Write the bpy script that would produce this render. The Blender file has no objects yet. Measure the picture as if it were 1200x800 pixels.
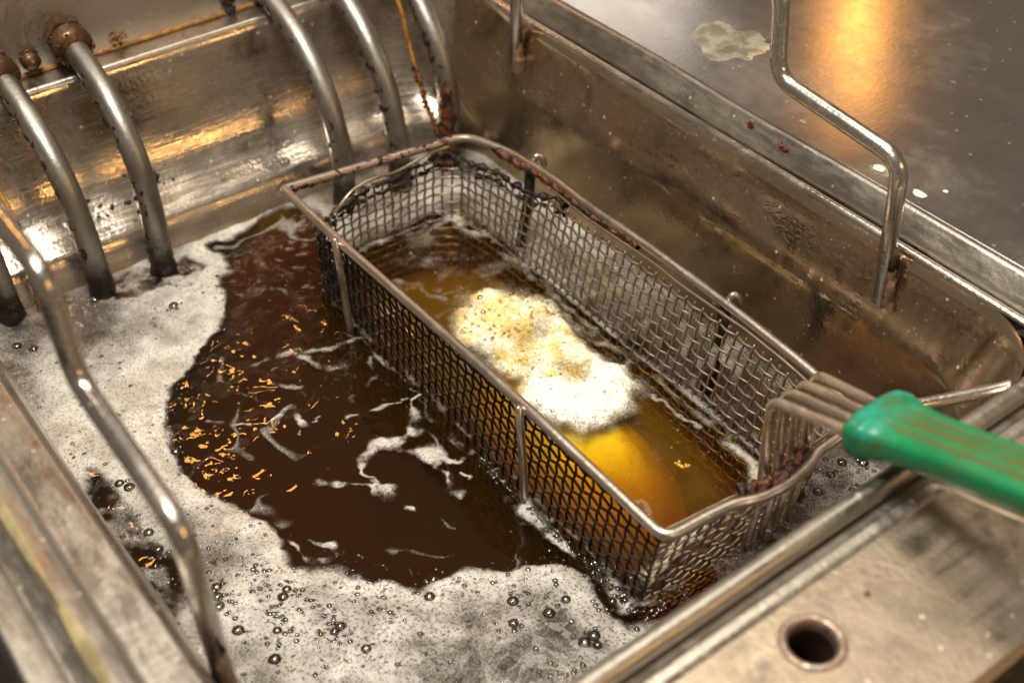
import bpy, bmesh, math, random
import numpy as np
from mathutils import Vector, Matrix, noise as mnoise

random.seed(7); rng = np.random.default_rng(11)
S = bpy.context.scene
COL = S.collection
R = math.radians

# ------------------------------------------------------------------ camera
CAM_POS = Vector((0.40, -0.24, 0.45))
right = Vector((0.604858, 0.796333, 0.0))
down = Vector((0.524211, -0.398167, -0.752773))
fwd = Vector((-0.599458, 0.455321, -0.658281))
cd = bpy.data.cameras.new('camera'); cam = bpy.data.objects.new('camera', cd); COL.objects.link(cam)
M3 = Matrix((right, -down, -fwd)).transposed()
cam.matrix_world = Matrix.Translation(CAM_POS) @ M3.to_4x4()
cd.sensor_width = 36.0; cd.lens = 36.0 * 1486.6 / 1200.0
cd.clip_start = 0.01; cd.clip_end = 50
cd.dof.use_dof = True
cd.dof.focus_distance = 0.61
cd.dof.aperture_fstop = 7.0
S.camera = cam

# ------------------------------------------------------------------ world and lamps (indoor kitchen light)
W = bpy.data.worlds.new('World'); S.world = W; W.use_nodes = True
bg = W.node_tree.nodes['Background']; bg.inputs[0].default_value = (0.50, 0.42, 0.33, 1); bg.inputs[1].default_value = 0.32

def area(name, loc, target, sx, sy, watts, col):
    l = bpy.data.lights.new(name, 'AREA'); l.shape = 'RECTANGLE'; l.size = sx; l.size_y = sy
    l.energy = watts; l.color = col
    o = bpy.data.objects.new(name, l); COL.objects.link(o)
    o.location = loc
    d = Vector(target) - Vector(loc)
    o.rotation_euler = d.to_track_quat('-Z', 'Y').to_euler()
    return o
area('key_lamp', (0.10, -0.16, 1.15), (0.02, 0.02, 0), 0.34, 0.34, 18.0, (1.0, 0.93, 0.82))
area('ceiling_lamp', (-0.30, 0.75, 1.7), (0, 0.05, 0), 0.9, 0.3, 6.0, (1.0, 0.88, 0.72))
area('worktop_fill', (-1.35, 1.15, 0.85), (0.0, 0.2, 0.1), 0.40, 0.60, 1.0, (1.0, 0.92, 0.82))  # unseen bright panel, added to lighten the left part of the worktop
area('heat_lamp', (-0.52, 0.96, 0.64), (0.0, 0.2, 0.05), 0.05, 0.20, 0.20, (1.0, 0.42, 0.08))
area('heat_lamp_bar', (-0.97, 0.165, 0.86), (-0.12, -0.1, 0.0), 0.13, 0.08, 0.85, (1.0, 0.40, 0.08))
area('service_lamp', (1.35, 0.45, 0.80), (-0.1, 0.0, 0.05), 0.7, 0.10, 3.0, (1.0, 0.55, 0.18))

S.view_settings.view_transform = 'Standard'; S.view_settings.look = 'None'
S.view_settings.exposure = 0.10; S.view_settings.gamma = 1.0
S.cycles.max_bounces = 6; S.cycles.transparent_max_bounces = 10
S.cycles.use_denoising = True; S.cycles.use_adaptive_sampling = True; S.cycles.adaptive_threshold = 0.02
S.cycles.caustics_reflective = False; S.cycles.caustics_refractive = False
S.cycles.sample_clamp_indirect = 6.0

# ------------------------------------------------------------------ node helpers and materials
class N:
    def __init__(s, name):
        s.m = bpy.data.materials.new(name); s.m.use_nodes = True
        s.t = s.m.node_tree; s.t.nodes.clear()
        s.out = s.t.nodes.new('ShaderNodeOutputMaterial')
    def n(s, typ, **kw):
        nd = s.t.nodes.new('ShaderNode' + typ)
        for k, v in kw.items():
            if hasattr(nd, k) and k not in nd.inputs: setattr(nd, k, v)
            else: s.set(nd, k, v)
        return nd
    def set(s, nd, k, v):
        i = nd.inputs[k]
        if isinstance(v, bpy.types.NodeSocket): s.t.links.new(v, i)
        else: i.default_value = v
    def pos(s):
        return s.n('TexCoord').outputs['Object']
    def mapping(s, v, scale=(1, 1, 1), rot=(0, 0, 0)):
        nd = s.n('Mapping'); s.set(nd, 'Vector', v); nd.inputs['Scale'].default_value = scale; nd.inputs['Rotation'].default_value = rot
        return nd.outputs[0]
    def noise(s, v, scale, detail=4, rough=0.55, dist=0.0):
        nd = s.n('TexNoise'); s.set(nd, 'Vector', v); s.set(nd, 'Scale', scale); s.set(nd, 'Detail', detail)
        s.set(nd, 'Roughness', rough); s.set(nd, 'Distortion', dist); return nd.outputs['Fac']
    def vor(s, v, scale, feature='F1', rnd=1.0):
        nd = s.n('TexVoronoi'); nd.feature = feature; s.set(nd, 'Vector', v); s.set(nd, 'Scale', scale); s.set(nd, 'Randomness', rnd)
        return nd
    def ss(s, v, a, b, lo=0.0, hi=1.0):
        nd = s.n('MapRange'); nd.interpolation_type = 'SMOOTHSTEP'
        for k, x in zip(('Value', 'From Min', 'From Max', 'To Min', 'To Max'), (v, a, b, lo, hi)): s.set(nd, k, x)
        return nd.outputs[0]
    def math(s, op, a, b=0.0, clamp=False):
        nd = s.n('Math'); nd.operation = op; nd.use_clamp = clamp
        s.set(nd, 0, a); s.set(nd, 1, b); return nd.outputs[0]
    def mix(s, f, a, b):
        nd = s.n('Mix'); nd.data_type = 'RGBA'
        for i, x in ((0, f), (6, a), (7, b)):
            if isinstance(x, bpy.types.NodeSocket): s.t.links.new(x, nd.inputs[i])
            else: nd.inputs[i].default_value = x if i == 0 or len(x) == 4 else (*x, 1)
        return nd.outputs[2]
    def attr(s, name):
        nd = s.n('Attribute'); nd.attribute_name = name; return nd.outputs['Fac']
    def bump(s, h, strength, dist):
        nd = s.n('Bump'); s.set(nd, 'Height', h); s.set(nd, 'Strength', strength); s.set(nd, 'Distance', dist); return nd.outputs[0]
    def princ(s, **kw):
        nd = s.n('BsdfPrincipled')
        for k, v in kw.items():
            k = k.replace('_', ' ')
            if k == 'Base Color' and not isinstance(v, bpy.types.NodeSocket) and len(v) == 3: v = (*v, 1)
            s.set(nd, k, v)
        return nd.outputs[0]
    def surf(s, sh): s.t.links.new(sh, s.out.inputs['Surface'])
    def xyz(s, v):
        nd = s.n('SeparateXYZ'); s.set(nd, 0, v); return nd.outputs

def steel(name, base=(0.62, 0.57, 0.51), rough=(0.20, 0.42), grime=0.5, gcol=(0.13, 0.075, 0.028),
          brush=None, specks=0.5, lo=0.42, hi=0.72, gscale=14, stain=None, dent=0.35, sand=0.0, gm=0.55, bumpy=0.35, stm=0.8):
    k = N(name); p = k.pos()
    g1 = k.noise(p, gscale, 5, 0.64, 0.6)
    g2 = k.noise(p, gscale * 9, 3, 0.65)
    gf = k.math('MULTIPLY', k.ss(k.math('ADD', k.math('MULTIPLY', g1, 0.75), k.math('MULTIPLY', g2, 0.25)), lo, hi), grime)
    col = k.mix(gf, base, gcol)
    tone = k.noise(p, 5.0, 3, 0.5)
    col = k.mix(k.ss(tone, 0.3, 0.7, 0.0, 0.28), col, tuple(c * 0.72 for c in base))
    metal = k.math('SUBTRACT', 1.0, k.math('MULTIPLY', gf, gm))
    # dried droplets and burnt specks
    v = k.vor(p, 170.0)
    rnd = k.xyz(v.outputs['Color'])
    sp = k.math('MULTIPLY', k.ss(v.outputs['Distance'], 0.20, 0.10), k.ss(rnd[0], 0.80, 0.84))
    sp = k.math('MULTIPLY', sp, specks)
    col = k.mix(sp, col, (0.62, 0.52, 0.38))
    v2 = k.vor(p, 95.0); r2 = k.xyz(v2.outputs['Color'])
    sp2 = k.math('MULTIPLY', k.math('MULTIPLY', k.ss(v2.outputs['Distance'], 0.17, 0.11), k.ss(r2[1], 0.90, 0.92)), min(1, specks * 1.2))
    col = k.mix(sp2, col, (0.10, 0.03, 0.012))
    if sand:
        v3 = k.vor(p, 430.0); r3 = k.xyz(v3.outputs['Color'])
        sd = k.math('MULTIPLY', k.math('MULTIPLY', k.ss(v3.outputs['Distance'], 0.30, 0.16), k.ss(r3[2], 0.80, 0.90)), k.ss(g1, 0.40, 0.62, 0.05, sand))
        col = k.mix(sd, col, (0.50, 0.37, 0.20)); sp = k.math('MAXIMUM', sp, sd)
    if stain:
        axis, a, b, c, amt = stain
        co = k.xyz(p)[axis]
        w = k.math('ADD', co, k.math('MULTIPLY', k.math('SUBTRACT', k.noise(p, 60, 3, 0.6), 0.5), abs(b - a) * 1.4))
        st = k.math('MULTIPLY', k.ss(w, a, b), amt)
        col = k.mix(st, col, c); metal = k.math('MULTIPLY', metal, k.math('SUBTRACT', 1.0, k.math('MULTIPLY', st, stm)))
    metal = k.math('MULTIPLY', metal, k.math('SUBTRACT', 1.0, k.math('MAXIMUM', sp, sp2)))
    rr = k.math('ADD', k.ss(k.noise(p, 30, 3, 0.7), 0.25, 0.75, rough[0], rough[1]), k.math('MULTIPLY', gf, 0.14))
    h = k.noise(p, 420, 1, 0.6)
    if brush:
        b = k.noise(k.mapping(p, brush), 1.0, 2, 0.7)
        h = k.math('ADD', h, b)
        bs_ = min(1.0, bumpy * 3.0); rr = k.math('ADD', rr, k.ss(b, 0.35, 0.7, -0.05 * bs_, 0.08 * bs_))
    nb = k.bump(h, bumpy, 0.0004)
    nb2 = k.n('Bump'); k.set(nb2, 'Height', k.noise(p, 9, 2, 0.5)); k.set(nb2, 'Strength', dent); k.set(nb2, 'Distance', 0.004); k.set(nb2, 'Normal', nb)
    k.surf(k.princ(Base_Color=col, Metallic=metal, Roughness=rr, Normal=nb2.outputs[0]))
    return k.m

def crust_mat(name, dark=(0.012, 0.008, 0.006), red=(0.13, 0.030, 0.008), amt=0.5, rough=0.32):
    k = N(name); p = k.pos()
    f = k.ss(k.noise(p, 160, 5, 0.6), 0.62 - 0.35 * amt, 0.85 - 0.3 * amt)
    c = k.mix(f, dark, red)
    c = k.mix(k.ss(k.noise(p, 420, 3, 0.6), 0.64, 0.74, 0, 0.45), c, (0.32, 0.12, 0.02))
    k.surf(k.princ(Base_Color=c, Roughness=rough, Normal=k.bump(k.noise(p, 520, 5, 0.65), 0.8, 0.0012)))
    return k.m

M = {}
M['vat'] = steel('vat_steel', (0.60, 0.53, 0.45), (0.12, 0.26), 0.70, (0.13, 0.080, 0.032), (30, 30, 700), 0.6, 0.38, 0.68,
                 stain=(2, 0.016, -0.002, (0.20, 0.13, 0.055), 0.75), dent=0.30)
M['vat_dirty'] = steel('vat_steel_oily', (0.66, 0.52, 0.37), (0.08, 0.18), 0.62, (0.20, 0.135, 0.06), (160, 160, 14), 0.8, 0.42, 0.64, 15,
                 stain=(2, 0.0680, 0.0580, (0.30, 0.215, 0.115), 0.75), dent=0.28, sand=0.55, gm=0.18, bumpy=0.16, stm=0.12)
M['panel'] = steel('panel_steel', (0.52, 0.48, 0.43), (0.30, 0.45), 0.35, (0.22, 0.13, 0.05), (20, 500, 500), 0.5, 0.5, 0.8)
M['rim'] = steel('rim_steel', (0.48, 0.445, 0.39), (0.30, 0.44), 0.50, (0.20, 0.14, 0.06), (70, 260, 260), 0.6, 0.45, 0.7)
M['ledge'] = steel('ledge_steel', (0.42, 0.345, 0.26), (0.34, 0.50), 0.70, (0.085, 0.07, 0.05), (300, 12, 300), 0.9, 0.42, 0.64, 22)
M['worktop'] = steel('worktop_steel', (0.60, 0.565, 0.53), (0.17, 0.23), 0.35, (0.20, 0.125, 0.065), (700, 90, 400), 0.22, 0.48, 0.75, dent=0.05, bumpy=0.05)
M['rod'] = steel('rod_steel', (0.66, 0.61, 0.54), (0.18, 0.30), 0.55, (0.11, 0.06, 0.025), None, 0.3, 0.50, 0.72, 60)
M['tube'] = steel('element_steel', (0.32, 0.30, 0.265), (0.38, 0.50), 0.55, (0.07, 0.05, 0.035), None, 0.15, 0.5, 0.75, 40,
                  stain=(2, 0.036, 0.014, (0.010, 0.008, 0.006), 1.0))
M['collar'] = steel('stained_collar', (0.56, 0.50, 0.43), (0.28, 0.42), 0.9, (0.20, 0.085, 0.025), None, 0.3, 0.42, 0.58, 70)
M['basket_rim'] = steel('basket_rim_steel', (0.56, 0.49, 0.41), (0.26, 0.42), 0.55, (0.10, 0.05, 0.02), None, 0.4, 0.48, 0.70, 50,
                        stain=(0, -0.100, -0.120, (0.10, 0.045, 0.022), 0.55))
M['wire'] = steel('mesh_wire', (0.42, 0.34, 0.25), (0.28, 0.42), 0.75, (0.075, 0.038, 0.014), None, 0.2, 0.40, 0.62, 70)
M['wire_dark'] = steel('mesh_wire_burnt_shaded', (0.10, 0.075, 0.05), (0.30, 0.45), 0.95, (0.010, 0.007, 0.005), None, 0.1, 0.26, 0.50, 60)  # carbon on the wire, plus the near side's backlit dark in the colour
M['crust'] = crust_mat('burnt_crust', (0.010, 0.007, 0.005), (0.060, 0.020, 0.007), 0.35, 0.38)
M['crust_red'] = crust_mat('caramel_crust', (0.022, 0.009, 0.005), (0.13, 0.034, 0.008), 0.7, 0.22)
M['amber'] = crust_mat('amber_varnish', (0.24, 0.09, 0.010), (0.42, 0.20, 0.03), 0.6, 0.25)

def plain(name, col, rough=0.5, metal=0.0, var=0.25, scale=80, bumpd=0.0004):
    k = N(name); p = k.pos(); f = k.noise(p, scale, 5, 0.6)
    c = k.mix(k.ss(f, 0.3, 0.7), col, tuple(x * (1 - var) for x in col))
    k.surf(k.princ(Base_Color=c, Roughness=rough, Metallic=metal, Normal=k.bump(k.noise(p, scale * 4, 4, 0.6), 0.4, bumpd)))
    return k.m
M['black'] = plain('carbon_and_shade_black', (0.006, 0.005, 0.004), 0.8)
M['amber_froth'] = plain('amber_froth', (0.80, 0.50, 0.22), 0.6)
M['murk'] = plain('suspended_bits', (0.55, 0.40, 0.22), 0.6)
M['sediment'] = plain('burnt_sediment', (0.06, 0.035, 0.018), 0.8)
M['floor'] = plain('shade_dark_floor', (0.012, 0.009, 0.007), 0.6)  # near-black colour stands in for the unlit gap beside the fryer
M['rust'] = plain('rusty_sleeve', (0.24, 0.07, 0.02), 0.6, 0.0, 0.6, 150)
M['rust_dark'] = plain('shaded_rust_sleeve', (0.05, 0.016, 0.006), 0.7, 0.0, 0.85, 90)  # rust darkened so the shade inside the hole is in the colour
M['crumb'] = plain('golden_crumb', (0.72, 0.40, 0.06), 0.45, 0, 0.4, 400)
M['speck'] = plain('red_speck', (0.30, 0.05, 0.012), 0.3, 0, 0.5, 400)
M['yellow'] = plain('yellow_grease', (0.42, 0.345, 0.17), 0.4, 0, 0.55, 45)
M['wax'] = plain('white_fat', (0.80, 0.76, 0.68), 0.25, 0, 0.1, 300)

# golden batter under the oil
k = N('golden_batter'); p = k.pos()
c = k.mix(k.ss(k.noise(p, 70, 5, 0.6), 0.35, 0.7), (0.97, 0.90, 0.58), (0.95, 0.82, 0.46))
k.surf(k.princ(Base_Color=c, Roughness=0.6, Normal=k.bump(k.noise(p, 220, 5, 0.65), 0.6, 0.0015)))
M['batter'] = k.m

# green plastic
k = N('green_plastic'); p = k.pos(); gr = k.attr('grime')
c = k.mix(k.ss(k.noise(p, 45, 4, 0.6), 0.35, 0.7), (0.006, 0.160, 0.052), (0.009, 0.215, 0.080))
c = k.mix(k.math('MULTIPLY', k.attr('teal'), k.ss(k.noise(p, 90, 4, 0.6), 0.32, 0.62)), c, (0.015, 0.27, 0.20))
gf = k.math('MAXIMUM', k.math('MULTIPLY', gr, k.ss(k.noise(k.mapping(p, (40, 160, 160)), 1.0, 3, 0.65), 0.22, 0.48)), k.ss(k.noise(p, 70, 5, 0.7), 0.50, 0.72, 0.0, 0.65))
c = k.mix(gf, c, (0.11, 0.085, 0.018))
k.surf(k.princ(Base_Color=c, Roughness=k.ss(k.noise(p, 120, 4), 0.3, 0.7, 0.26, 0.44), Normal=k.bump(k.noise(p, 260, 4, 0.6), 0.35, 0.0006)))
M['green'] = k.m

# oil: clear amber liquid, absorbs with depth
def film(k, fac, rough, col=(1, 1, 1)):
    g = k.n('BsdfGlossy'); k.set(g, 'Roughness', rough); k.set(g, 'Color', (1, 1, 1, 1))
    t = k.n('BsdfTransparent'); k.set(t, 'Color', (*col, 1))
    return g, t
k = N('frying_oil'); p = k.pos()
hb = k.math('ADD', k.noise(p, 46, 2, 0.45, 0.6), k.math('MULTIPLY', k.noise(p, 190, 1, 0.5), 0.10))
nb = k.bump(k.math('MULTIPLY', hb, k.attr('ripple')), 1.0, 0.0027)
fr = k.n('Fresnel'); k.set(fr, 'IOR', 1.47); k.set(fr, 'Normal', nb)
g, t = film(k, None, 0.025); k.set(g, 'Normal', nb)
ms = k.n('MixShader'); k.set(ms, 0, fr.outputs[0]); k.set(ms, 1, t.outputs[0]); k.set(ms, 2, g.outputs[0])
k.surf(ms.outputs[0])
# absorption per metre for red, green, blue = density * (1 - colour)
va = k.n('VolumeAbsorption'); k.set(va, 'Color', (0.964, 0.868, 0.0, 1)); k.set(va, 'Density', 260.0)
vs = k.n('VolumeScatter'); k.set(vs, 'Color', (1.0, 0.92, 0.75, 1)); k.set(vs, 'Density', 3.2); k.set(vs, 'Anisotropy', 0.2)
ad = k.n('AddShader'); k.set(ad, 0, va.outputs[0]); k.set(ad, 1, vs.outputs[0])
k.t.links.new(ad.outputs[0], k.out.inputs['Volume'])
M['oil'] = k.m

# cloud of microscopic bubbles round the frying food
k = N('aerated_oil'); vs = k.n('VolumeScatter'); k.set(vs, 'Color', (1.0, 0.93, 0.8, 1)); k.set(vs, 'Density', 30.0)
k.t.links.new(vs.outputs[0], k.out.inputs['Volume']); M['aerated'] = k.m
# bubble skin
k = N('bubble_skin')
fr = k.n('Fresnel'); k.set(fr, 'IOR', 2.0)
g, t = film(k, None, 0.03, (0.97, 0.94, 0.88))
ms = k.n('MixShader'); k.set(ms, 0, fr.outputs[0]); k.set(ms, 1, t.outputs[0]); k.set(ms, 2, g.outputs[0])
k.surf(ms.outputs[0]); M['bubble'] = k.m
k = N('pale_sheen_puddle'); p = k.pos()
pr_ = k.princ(Base_Color=(0.60, 0.58, 0.47), Roughness=0.05)  # clear grease; pale base colour stands in for a whitish reflection
t = k.n('BsdfTransparent'); k.set(t, 'Color', (0.9, 0.86, 0.7, 1))
ms = k.n('MixShader'); k.set(ms, 0, k.ss(k.noise(p, 90, 4, 0.6), 0.35, 0.65, 0.14, 0.46)); k.set(ms, 1, t.outputs[0]); k.set(ms, 2, pr_)
k.surf(ms.outputs[0]); M['puddle'] = k.m

# foam: cells of tiny bubbles, opaque where dense, see-through where thin
k = N('oil_foam'); p = k.pos(); d = k.attr('dens'); coarse = k.attr('coarse'); cream = k.attr('cream')
wp = k.n('VectorMath'); wp.operation = 'ADD'; k.set(wp, 0, p)
nv = k.n('TexNoise'); k.set(nv, 'Vector', p); k.set(nv, 'Scale', 240.0); k.set(nv, 'Detail', 0.0)
sc = k.n('VectorMath'); sc.operation = 'SCALE'; k.set(sc, 0, nv.outputs['Color']); k.set(sc, 'Scale', 0.0016); k.set(wp, 1, sc.outputs[0]); q = wp.outputs[0]
fine = k.vor(q, 760.0); big = k.vor(q, 420.0)
br = k.xyz(big.outputs['Color'])
pit_b = k.math('MULTIPLY', k.ss(big.outputs['Distance'], 0.40, 0.12), k.ss(k.math('ADD', br[0], k.math('MULTIPLY', coarse, 0.42)), 0.88, 1.02))
pit_b = k.math('MULTIPLY', pit_b, k.ss(cream, 0.9, 0.2))
pit_f = k.math('MULTIPLY', k.ss(fine.outputs['Distance'], 0.46, 0.12), k.ss(coarse, -0.2, 1.0, 0.12, 0.62))
patch = k.noise(p, 48, 3, 0.65, 0.4)
micro = k.noise(p, 1300, 1, 0.6)
lace = k.vor(q, 620.0, 'DISTANCE_TO_EDGE').outputs['Distance']
a = k.math('ADD', d, k.math('MULTIPLY', k.math('SUBTRACT', patch, 0.5), 0.5))
a = k.math('ADD', a, k.math('MULTIPLY', k.math('SUBTRACT', micro, 0.5), 0.26))
a = k.ss(a, 0.15, 1.20)
thin = k.ss(d, 0.95, 0.45)       # thin foam is lace: only the bubble walls are white
a = k.math('MULTIPLY', a, k.math('SUBTRACT', 1.0, k.math('MULTIPLY', k.math('MULTIPLY', k.ss(lace, 0.03, 0.22), thin), 0.55)))
a = k.math('MULTIPLY', a, k.math('SUBTRACT', 1.0, k.math('MULTIPLY', pit_b, 0.45)))
a = k.math('MULTIPLY', a, k.math('SUBTRACT', 1.0, k.math('MULTIPLY', pit_f, 0.70)))
a = k.math('MULTIPLY', a, k.ss(d, 0.0, 0.10))
h = k.math('SUBTRACT', k.math('MULTIPLY', micro, 0.25), k.ss(fine.outputs['Distance'], 0.46, 0.12, 0.0, 0.6))
col = k.mix(k.ss(patch, 0.35, 0.62), (0.51, 0.47, 0.41), (0.66, 0.625, 0.56))
col = k.mix(cream, col, k.mix(k.ss(coarse, 0.0, 0.25), (0.98, 0.95, 0.84), k.mix(k.ss(k.noise(p, 85, 2, 0.6), 0.40, 0.64), (0.97, 0.90, 0.66), (0.90, 0.66, 0.24))))
sh = k.princ(Base_Color=col, Roughness=0.28, Normal=k.bump(h, 0.75, 0.0012))
t = k.n('BsdfTransparent')
ms = k.n('MixShader'); k.set(ms, 0, a); k.set(ms, 1, t.outputs[0]); k.set(ms, 2, sh)
k.surf(ms.outputs[0]); M['foam'] = k.m

# ------------------------------------------------------------------ mesh helpers
def link(name, verts, faces, mat, parent=None, smooth=True):
    me = bpy.data.meshes.new(name)
    me.from_pydata([tuple(v) for v in verts], [], faces)
    me.update()
    if smooth: me.shade_smooth()
    if mat is not None: me.materials.append(mat)
    o = bpy.data.objects.new(name, me); COL.objects.link(o)
    if parent is not None: attach(o, parent)
    return o
def wpos(o):
    v = Vector(o.location)
    while o.parent:
        o = o.parent; v = v + Vector(o.location) if o.type == 'EMPTY' else v
    return v
def attach(o, parent):
    o.parent = parent
    root = parent
    while root.parent: root = root.parent
    if parent is root and root.type == 'EMPTY':
        o.matrix_parent_inverse = Matrix.Translation(-Vector(root.location))
    # a sub-part hangs under a part whose own mesh is already in world coordinates
def thing(name, label, cat, loc, group=None):
    o = bpy.data.objects.new(name, None); o.empty_display_size = 0.02; COL.objects.link(o)
    o.location = loc; o['label'] = label; o['category'] = cat
    if group: o['group'] = group
    return o
def tag(o, label, cat, group=None):
    o['label'] = label; o['category'] = cat
    if group: o['group'] = group
    return o

def fillet(pts, r, n=6, closed=False):
    P = [Vector(p) for p in pts]; out = []
    m = len(P)
    for i in range(m):
        if not closed and i in (0, m - 1): out.append(P[i]); continue
        a, b, c = P[i - 1], P[i], P[(i + 1) % m]
        rr = r[i] if isinstance(r, (list, tuple)) else r
        d1 = (a - b); d2 = (c - b)
        l = min(rr, d1.length * 0.48, d2.length * 0.48)
        s, e = b + d1.normalized() * l, b + d2.normalized() * l
        for j in range(n + 1):
            t = j / n
            out.append(s * (1 - t) ** 2 + b * 2 * t * (1 - t) + e * t * t)
    return out
def catmull(pts, n=6):
    P = [Vector(p) for p in pts]; P = [P[0] * 2 - P[1]] + P + [P[-1] * 2 - P[-2]]; out = []
    for i in range(1, len(P) - 2):
        for j in range(n):
            t = j / n
            a, b, c, d = P[i - 1], P[i], P[i + 1], P[i + 2]
            out.append(0.5 * ((2 * b) + (c - a) * t + (2 * a - 5 * b + 4 * c - d) * t * t + (3 * b - a - 3 * c + d) * t ** 3))
    out.append(P[-2]); return out
class MB:
    def __init__(s): s.v = []; s.f = []
    def tube(s, path, r, seg=10, closed=False, caps=True, rough=0.0):
        P = [Vector(p) for p in path]; n = len(P); base = len(s.v)
        up = Vector((0.31, 0.17, 0.93)); prev = None
        for i in range(n):
            if closed: t = P[(i + 1) % n] - P[i - 1]
            else: t = P[min(i + 1, n - 1)] - P[max(i - 1, 0)]
            t.normalize()
            if prev is None: u = up.cross(t)
            else: u = prev - t * prev.dot(t)
            if u.length < 1e-6: u = Vector((1, 0, 0)).cross(t)
            u.normalize(); prev = u; w = t.cross(u)
            rr = r(i / (n - 1)) if callable(r) else r
            for j in range(seg):
                a = 2 * math.pi * j / seg
                q = P[i] + (u * math.cos(a) + w * math.sin(a)) * rr
                if rough: q += (q - P[i]) * rough * mnoise.noise(q * 400)
                s.v.append(q)
        for i in range(n if closed else n - 1):
            for j in range(seg):
                a = base + i * seg; b = base + ((i + 1) % n) * seg
                s.f.append((a + j, a + (j + 1) % seg, b + (j + 1) % seg, b + j))
        if not closed and caps:
            for idx, rev in ((0, True), (n - 1, False)):
                ring = [base + idx * seg + j for j in range(seg)]
                t = (P[1] - P[0]).normalized() if rev else (P[-1] - P[-2]).normalized()
                rr = r(idx / (n - 1)) if callable(r) else r
                c = len(s.v); s.v.append(P[idx] + t * (-1 if rev else 1) * rr * 0.35)
                for j in range(seg):
                    x, y = ring[j], ring[(j + 1) % seg]
                    s.f.append((c, y, x) if rev else (c, x, y))
        return s
    def blob(s, c, r, squash=(1, 1, 1), jag=0.3, lvl=1):
        bm = bmesh.new(); bmesh.ops.create_icosphere(bm, subdivisions=lvl, radius=1.0)
        base = len(s.v); c = Vector(c); sd = Vector((random.random() * 50, random.random() * 50, 3))
        for v in bm.verts:
            k_ = 1 + jag * mnoise.noise(v.co * 1.7 + sd) * 1.6
            s.v.append(c + Vector((v.co.x * squash[0], v.co.y * squash[1], v.co.z * squash[2])) * r * k_)
        for f in bm.faces: s.f.append(tuple(base + v.index for v in f.verts))
        bm.free(); return s
    def extrude(s, prof, axis, a, b, n=1, wob=0.0):
        """profile = list of 2-D points; axis 'x': prof is (y,z); axis 'y': prof is (x,z)"""
        base = len(s.v); m = len(prof)
        for i in range(n + 1):
            t = a + (b - a) * i / n
            for (h_, z) in prof:
                dz = wob * mnoise.noise(Vector((t * 9, h_ * 40, 0)))
                s.v.append(Vector((t, h_ + dz, z + dz)) if axis == 'x' else Vector((h_ + dz, t, z + dz)))
        for i in range(n):
            for j in range(m - 1):
                q = (base + i * m + j, base + (i + 1) * m + j, base + (i + 1) * m + j + 1, base + i * m + j + 1)
                s.f.append(q)
        return s
    def box(s, x0, x1, y0, y1, z0, z1):
        b = len(s.v)
        for z in (z0, z1):
            for x, y in ((x0, y0), (x1, y0), (x1, y1), (x0, y1)): s.v.append(Vector((x, y, z)))
        for f in ((3, 2, 1, 0), (4, 5, 6, 7), (0, 1, 5, 4), (1, 2, 6, 5), (2, 3, 7, 6), (3, 0, 4, 7)): s.f.append(tuple(b + i for i in f))
        return s
    def build(s, name, mat, parent=None, smooth=True): return link(name, s.v, s.f, mat, parent, smooth)
def recalc(o):
    bm = bmesh.new(); bm.from_mesh(o.data); bmesh.ops.recalc_face_normals(bm, faces=bm.faces); bm.to_mesh(o.data); bm.free(); return o
def round_prof(pts, r, n=4):
    return [(p.x, p.y) for p in fillet([(a, b, 0) for a, b in pts], r, n)]
def autosmooth(o, deg=35):
    o.data.set_sharp_from_angle(angle=R(deg)); return o

# ------------------------------------------------------------------ setting: floor far below
fl = MB(); fl.box(-2.5, 2.5, -2.5, 2.5, -0.95, -0.90)
o = fl.build('floor', M['floor'], smooth=False); o['kind'] = 'structure'

# ------------------------------------------------------------------ the fryer
FRY = thing('deep_fryer', 'open stainless steel deep fryer with greasy vat of dark oil', 'fryer', (0, 0, -0.5))
# vat: a pressed tub with rounded corners; per level x0, x1, y0, y1, corner radius, z
LV = [(-0.180, 0.190, -0.150, 0.155, 0.030, -0.090), (-0.190, 0.198, -0.160, 0.163, 0.034, -0.070), (-0.193, 0.202, -0.163, 0.166, 0.036, 0.000),
      (-0.195, 0.204, -0.164, 0.168, 0.036, 0.012), (-0.1975, 0.205, -0.1645, 0.1685, 0.036, 0.0185), (-0.2005, 0.206, -0.165, 0.169, 0.037, 0.0215),
      (-0.210, 0.207, -0.1655, 0.1695, 0.040, 0.026), (-0.220, 0.208, -0.166, 0.170, 0.044, 0.034), (-0.2275, 0.210, -0.166, 0.1705, 0.046, 0.044),
      (-0.232, 0.212, -0.1660, 0.1708, 0.046, 0.056), (-0.2335, 0.214, -0.1664, 0.1712, 0.045, 0.0615), (-0.234, 0.216, -0.1674, 0.1720, 0.044, 0.0640),
      (-0.2352, 0.221, -0.1722, 0.1762, 0.042, 0.088), (-0.2362, 0.2245, -0.1740, 0.1778, 0.042, 0.0955), (-0.2372, 0.2252, -0.1752, 0.1790, 0.042, 0.0990),
      (-0.2395, 0.2260, -0.1775, 0.1812, 0.042, 0.1005)]
v = []; f = []; NS = 0
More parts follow.
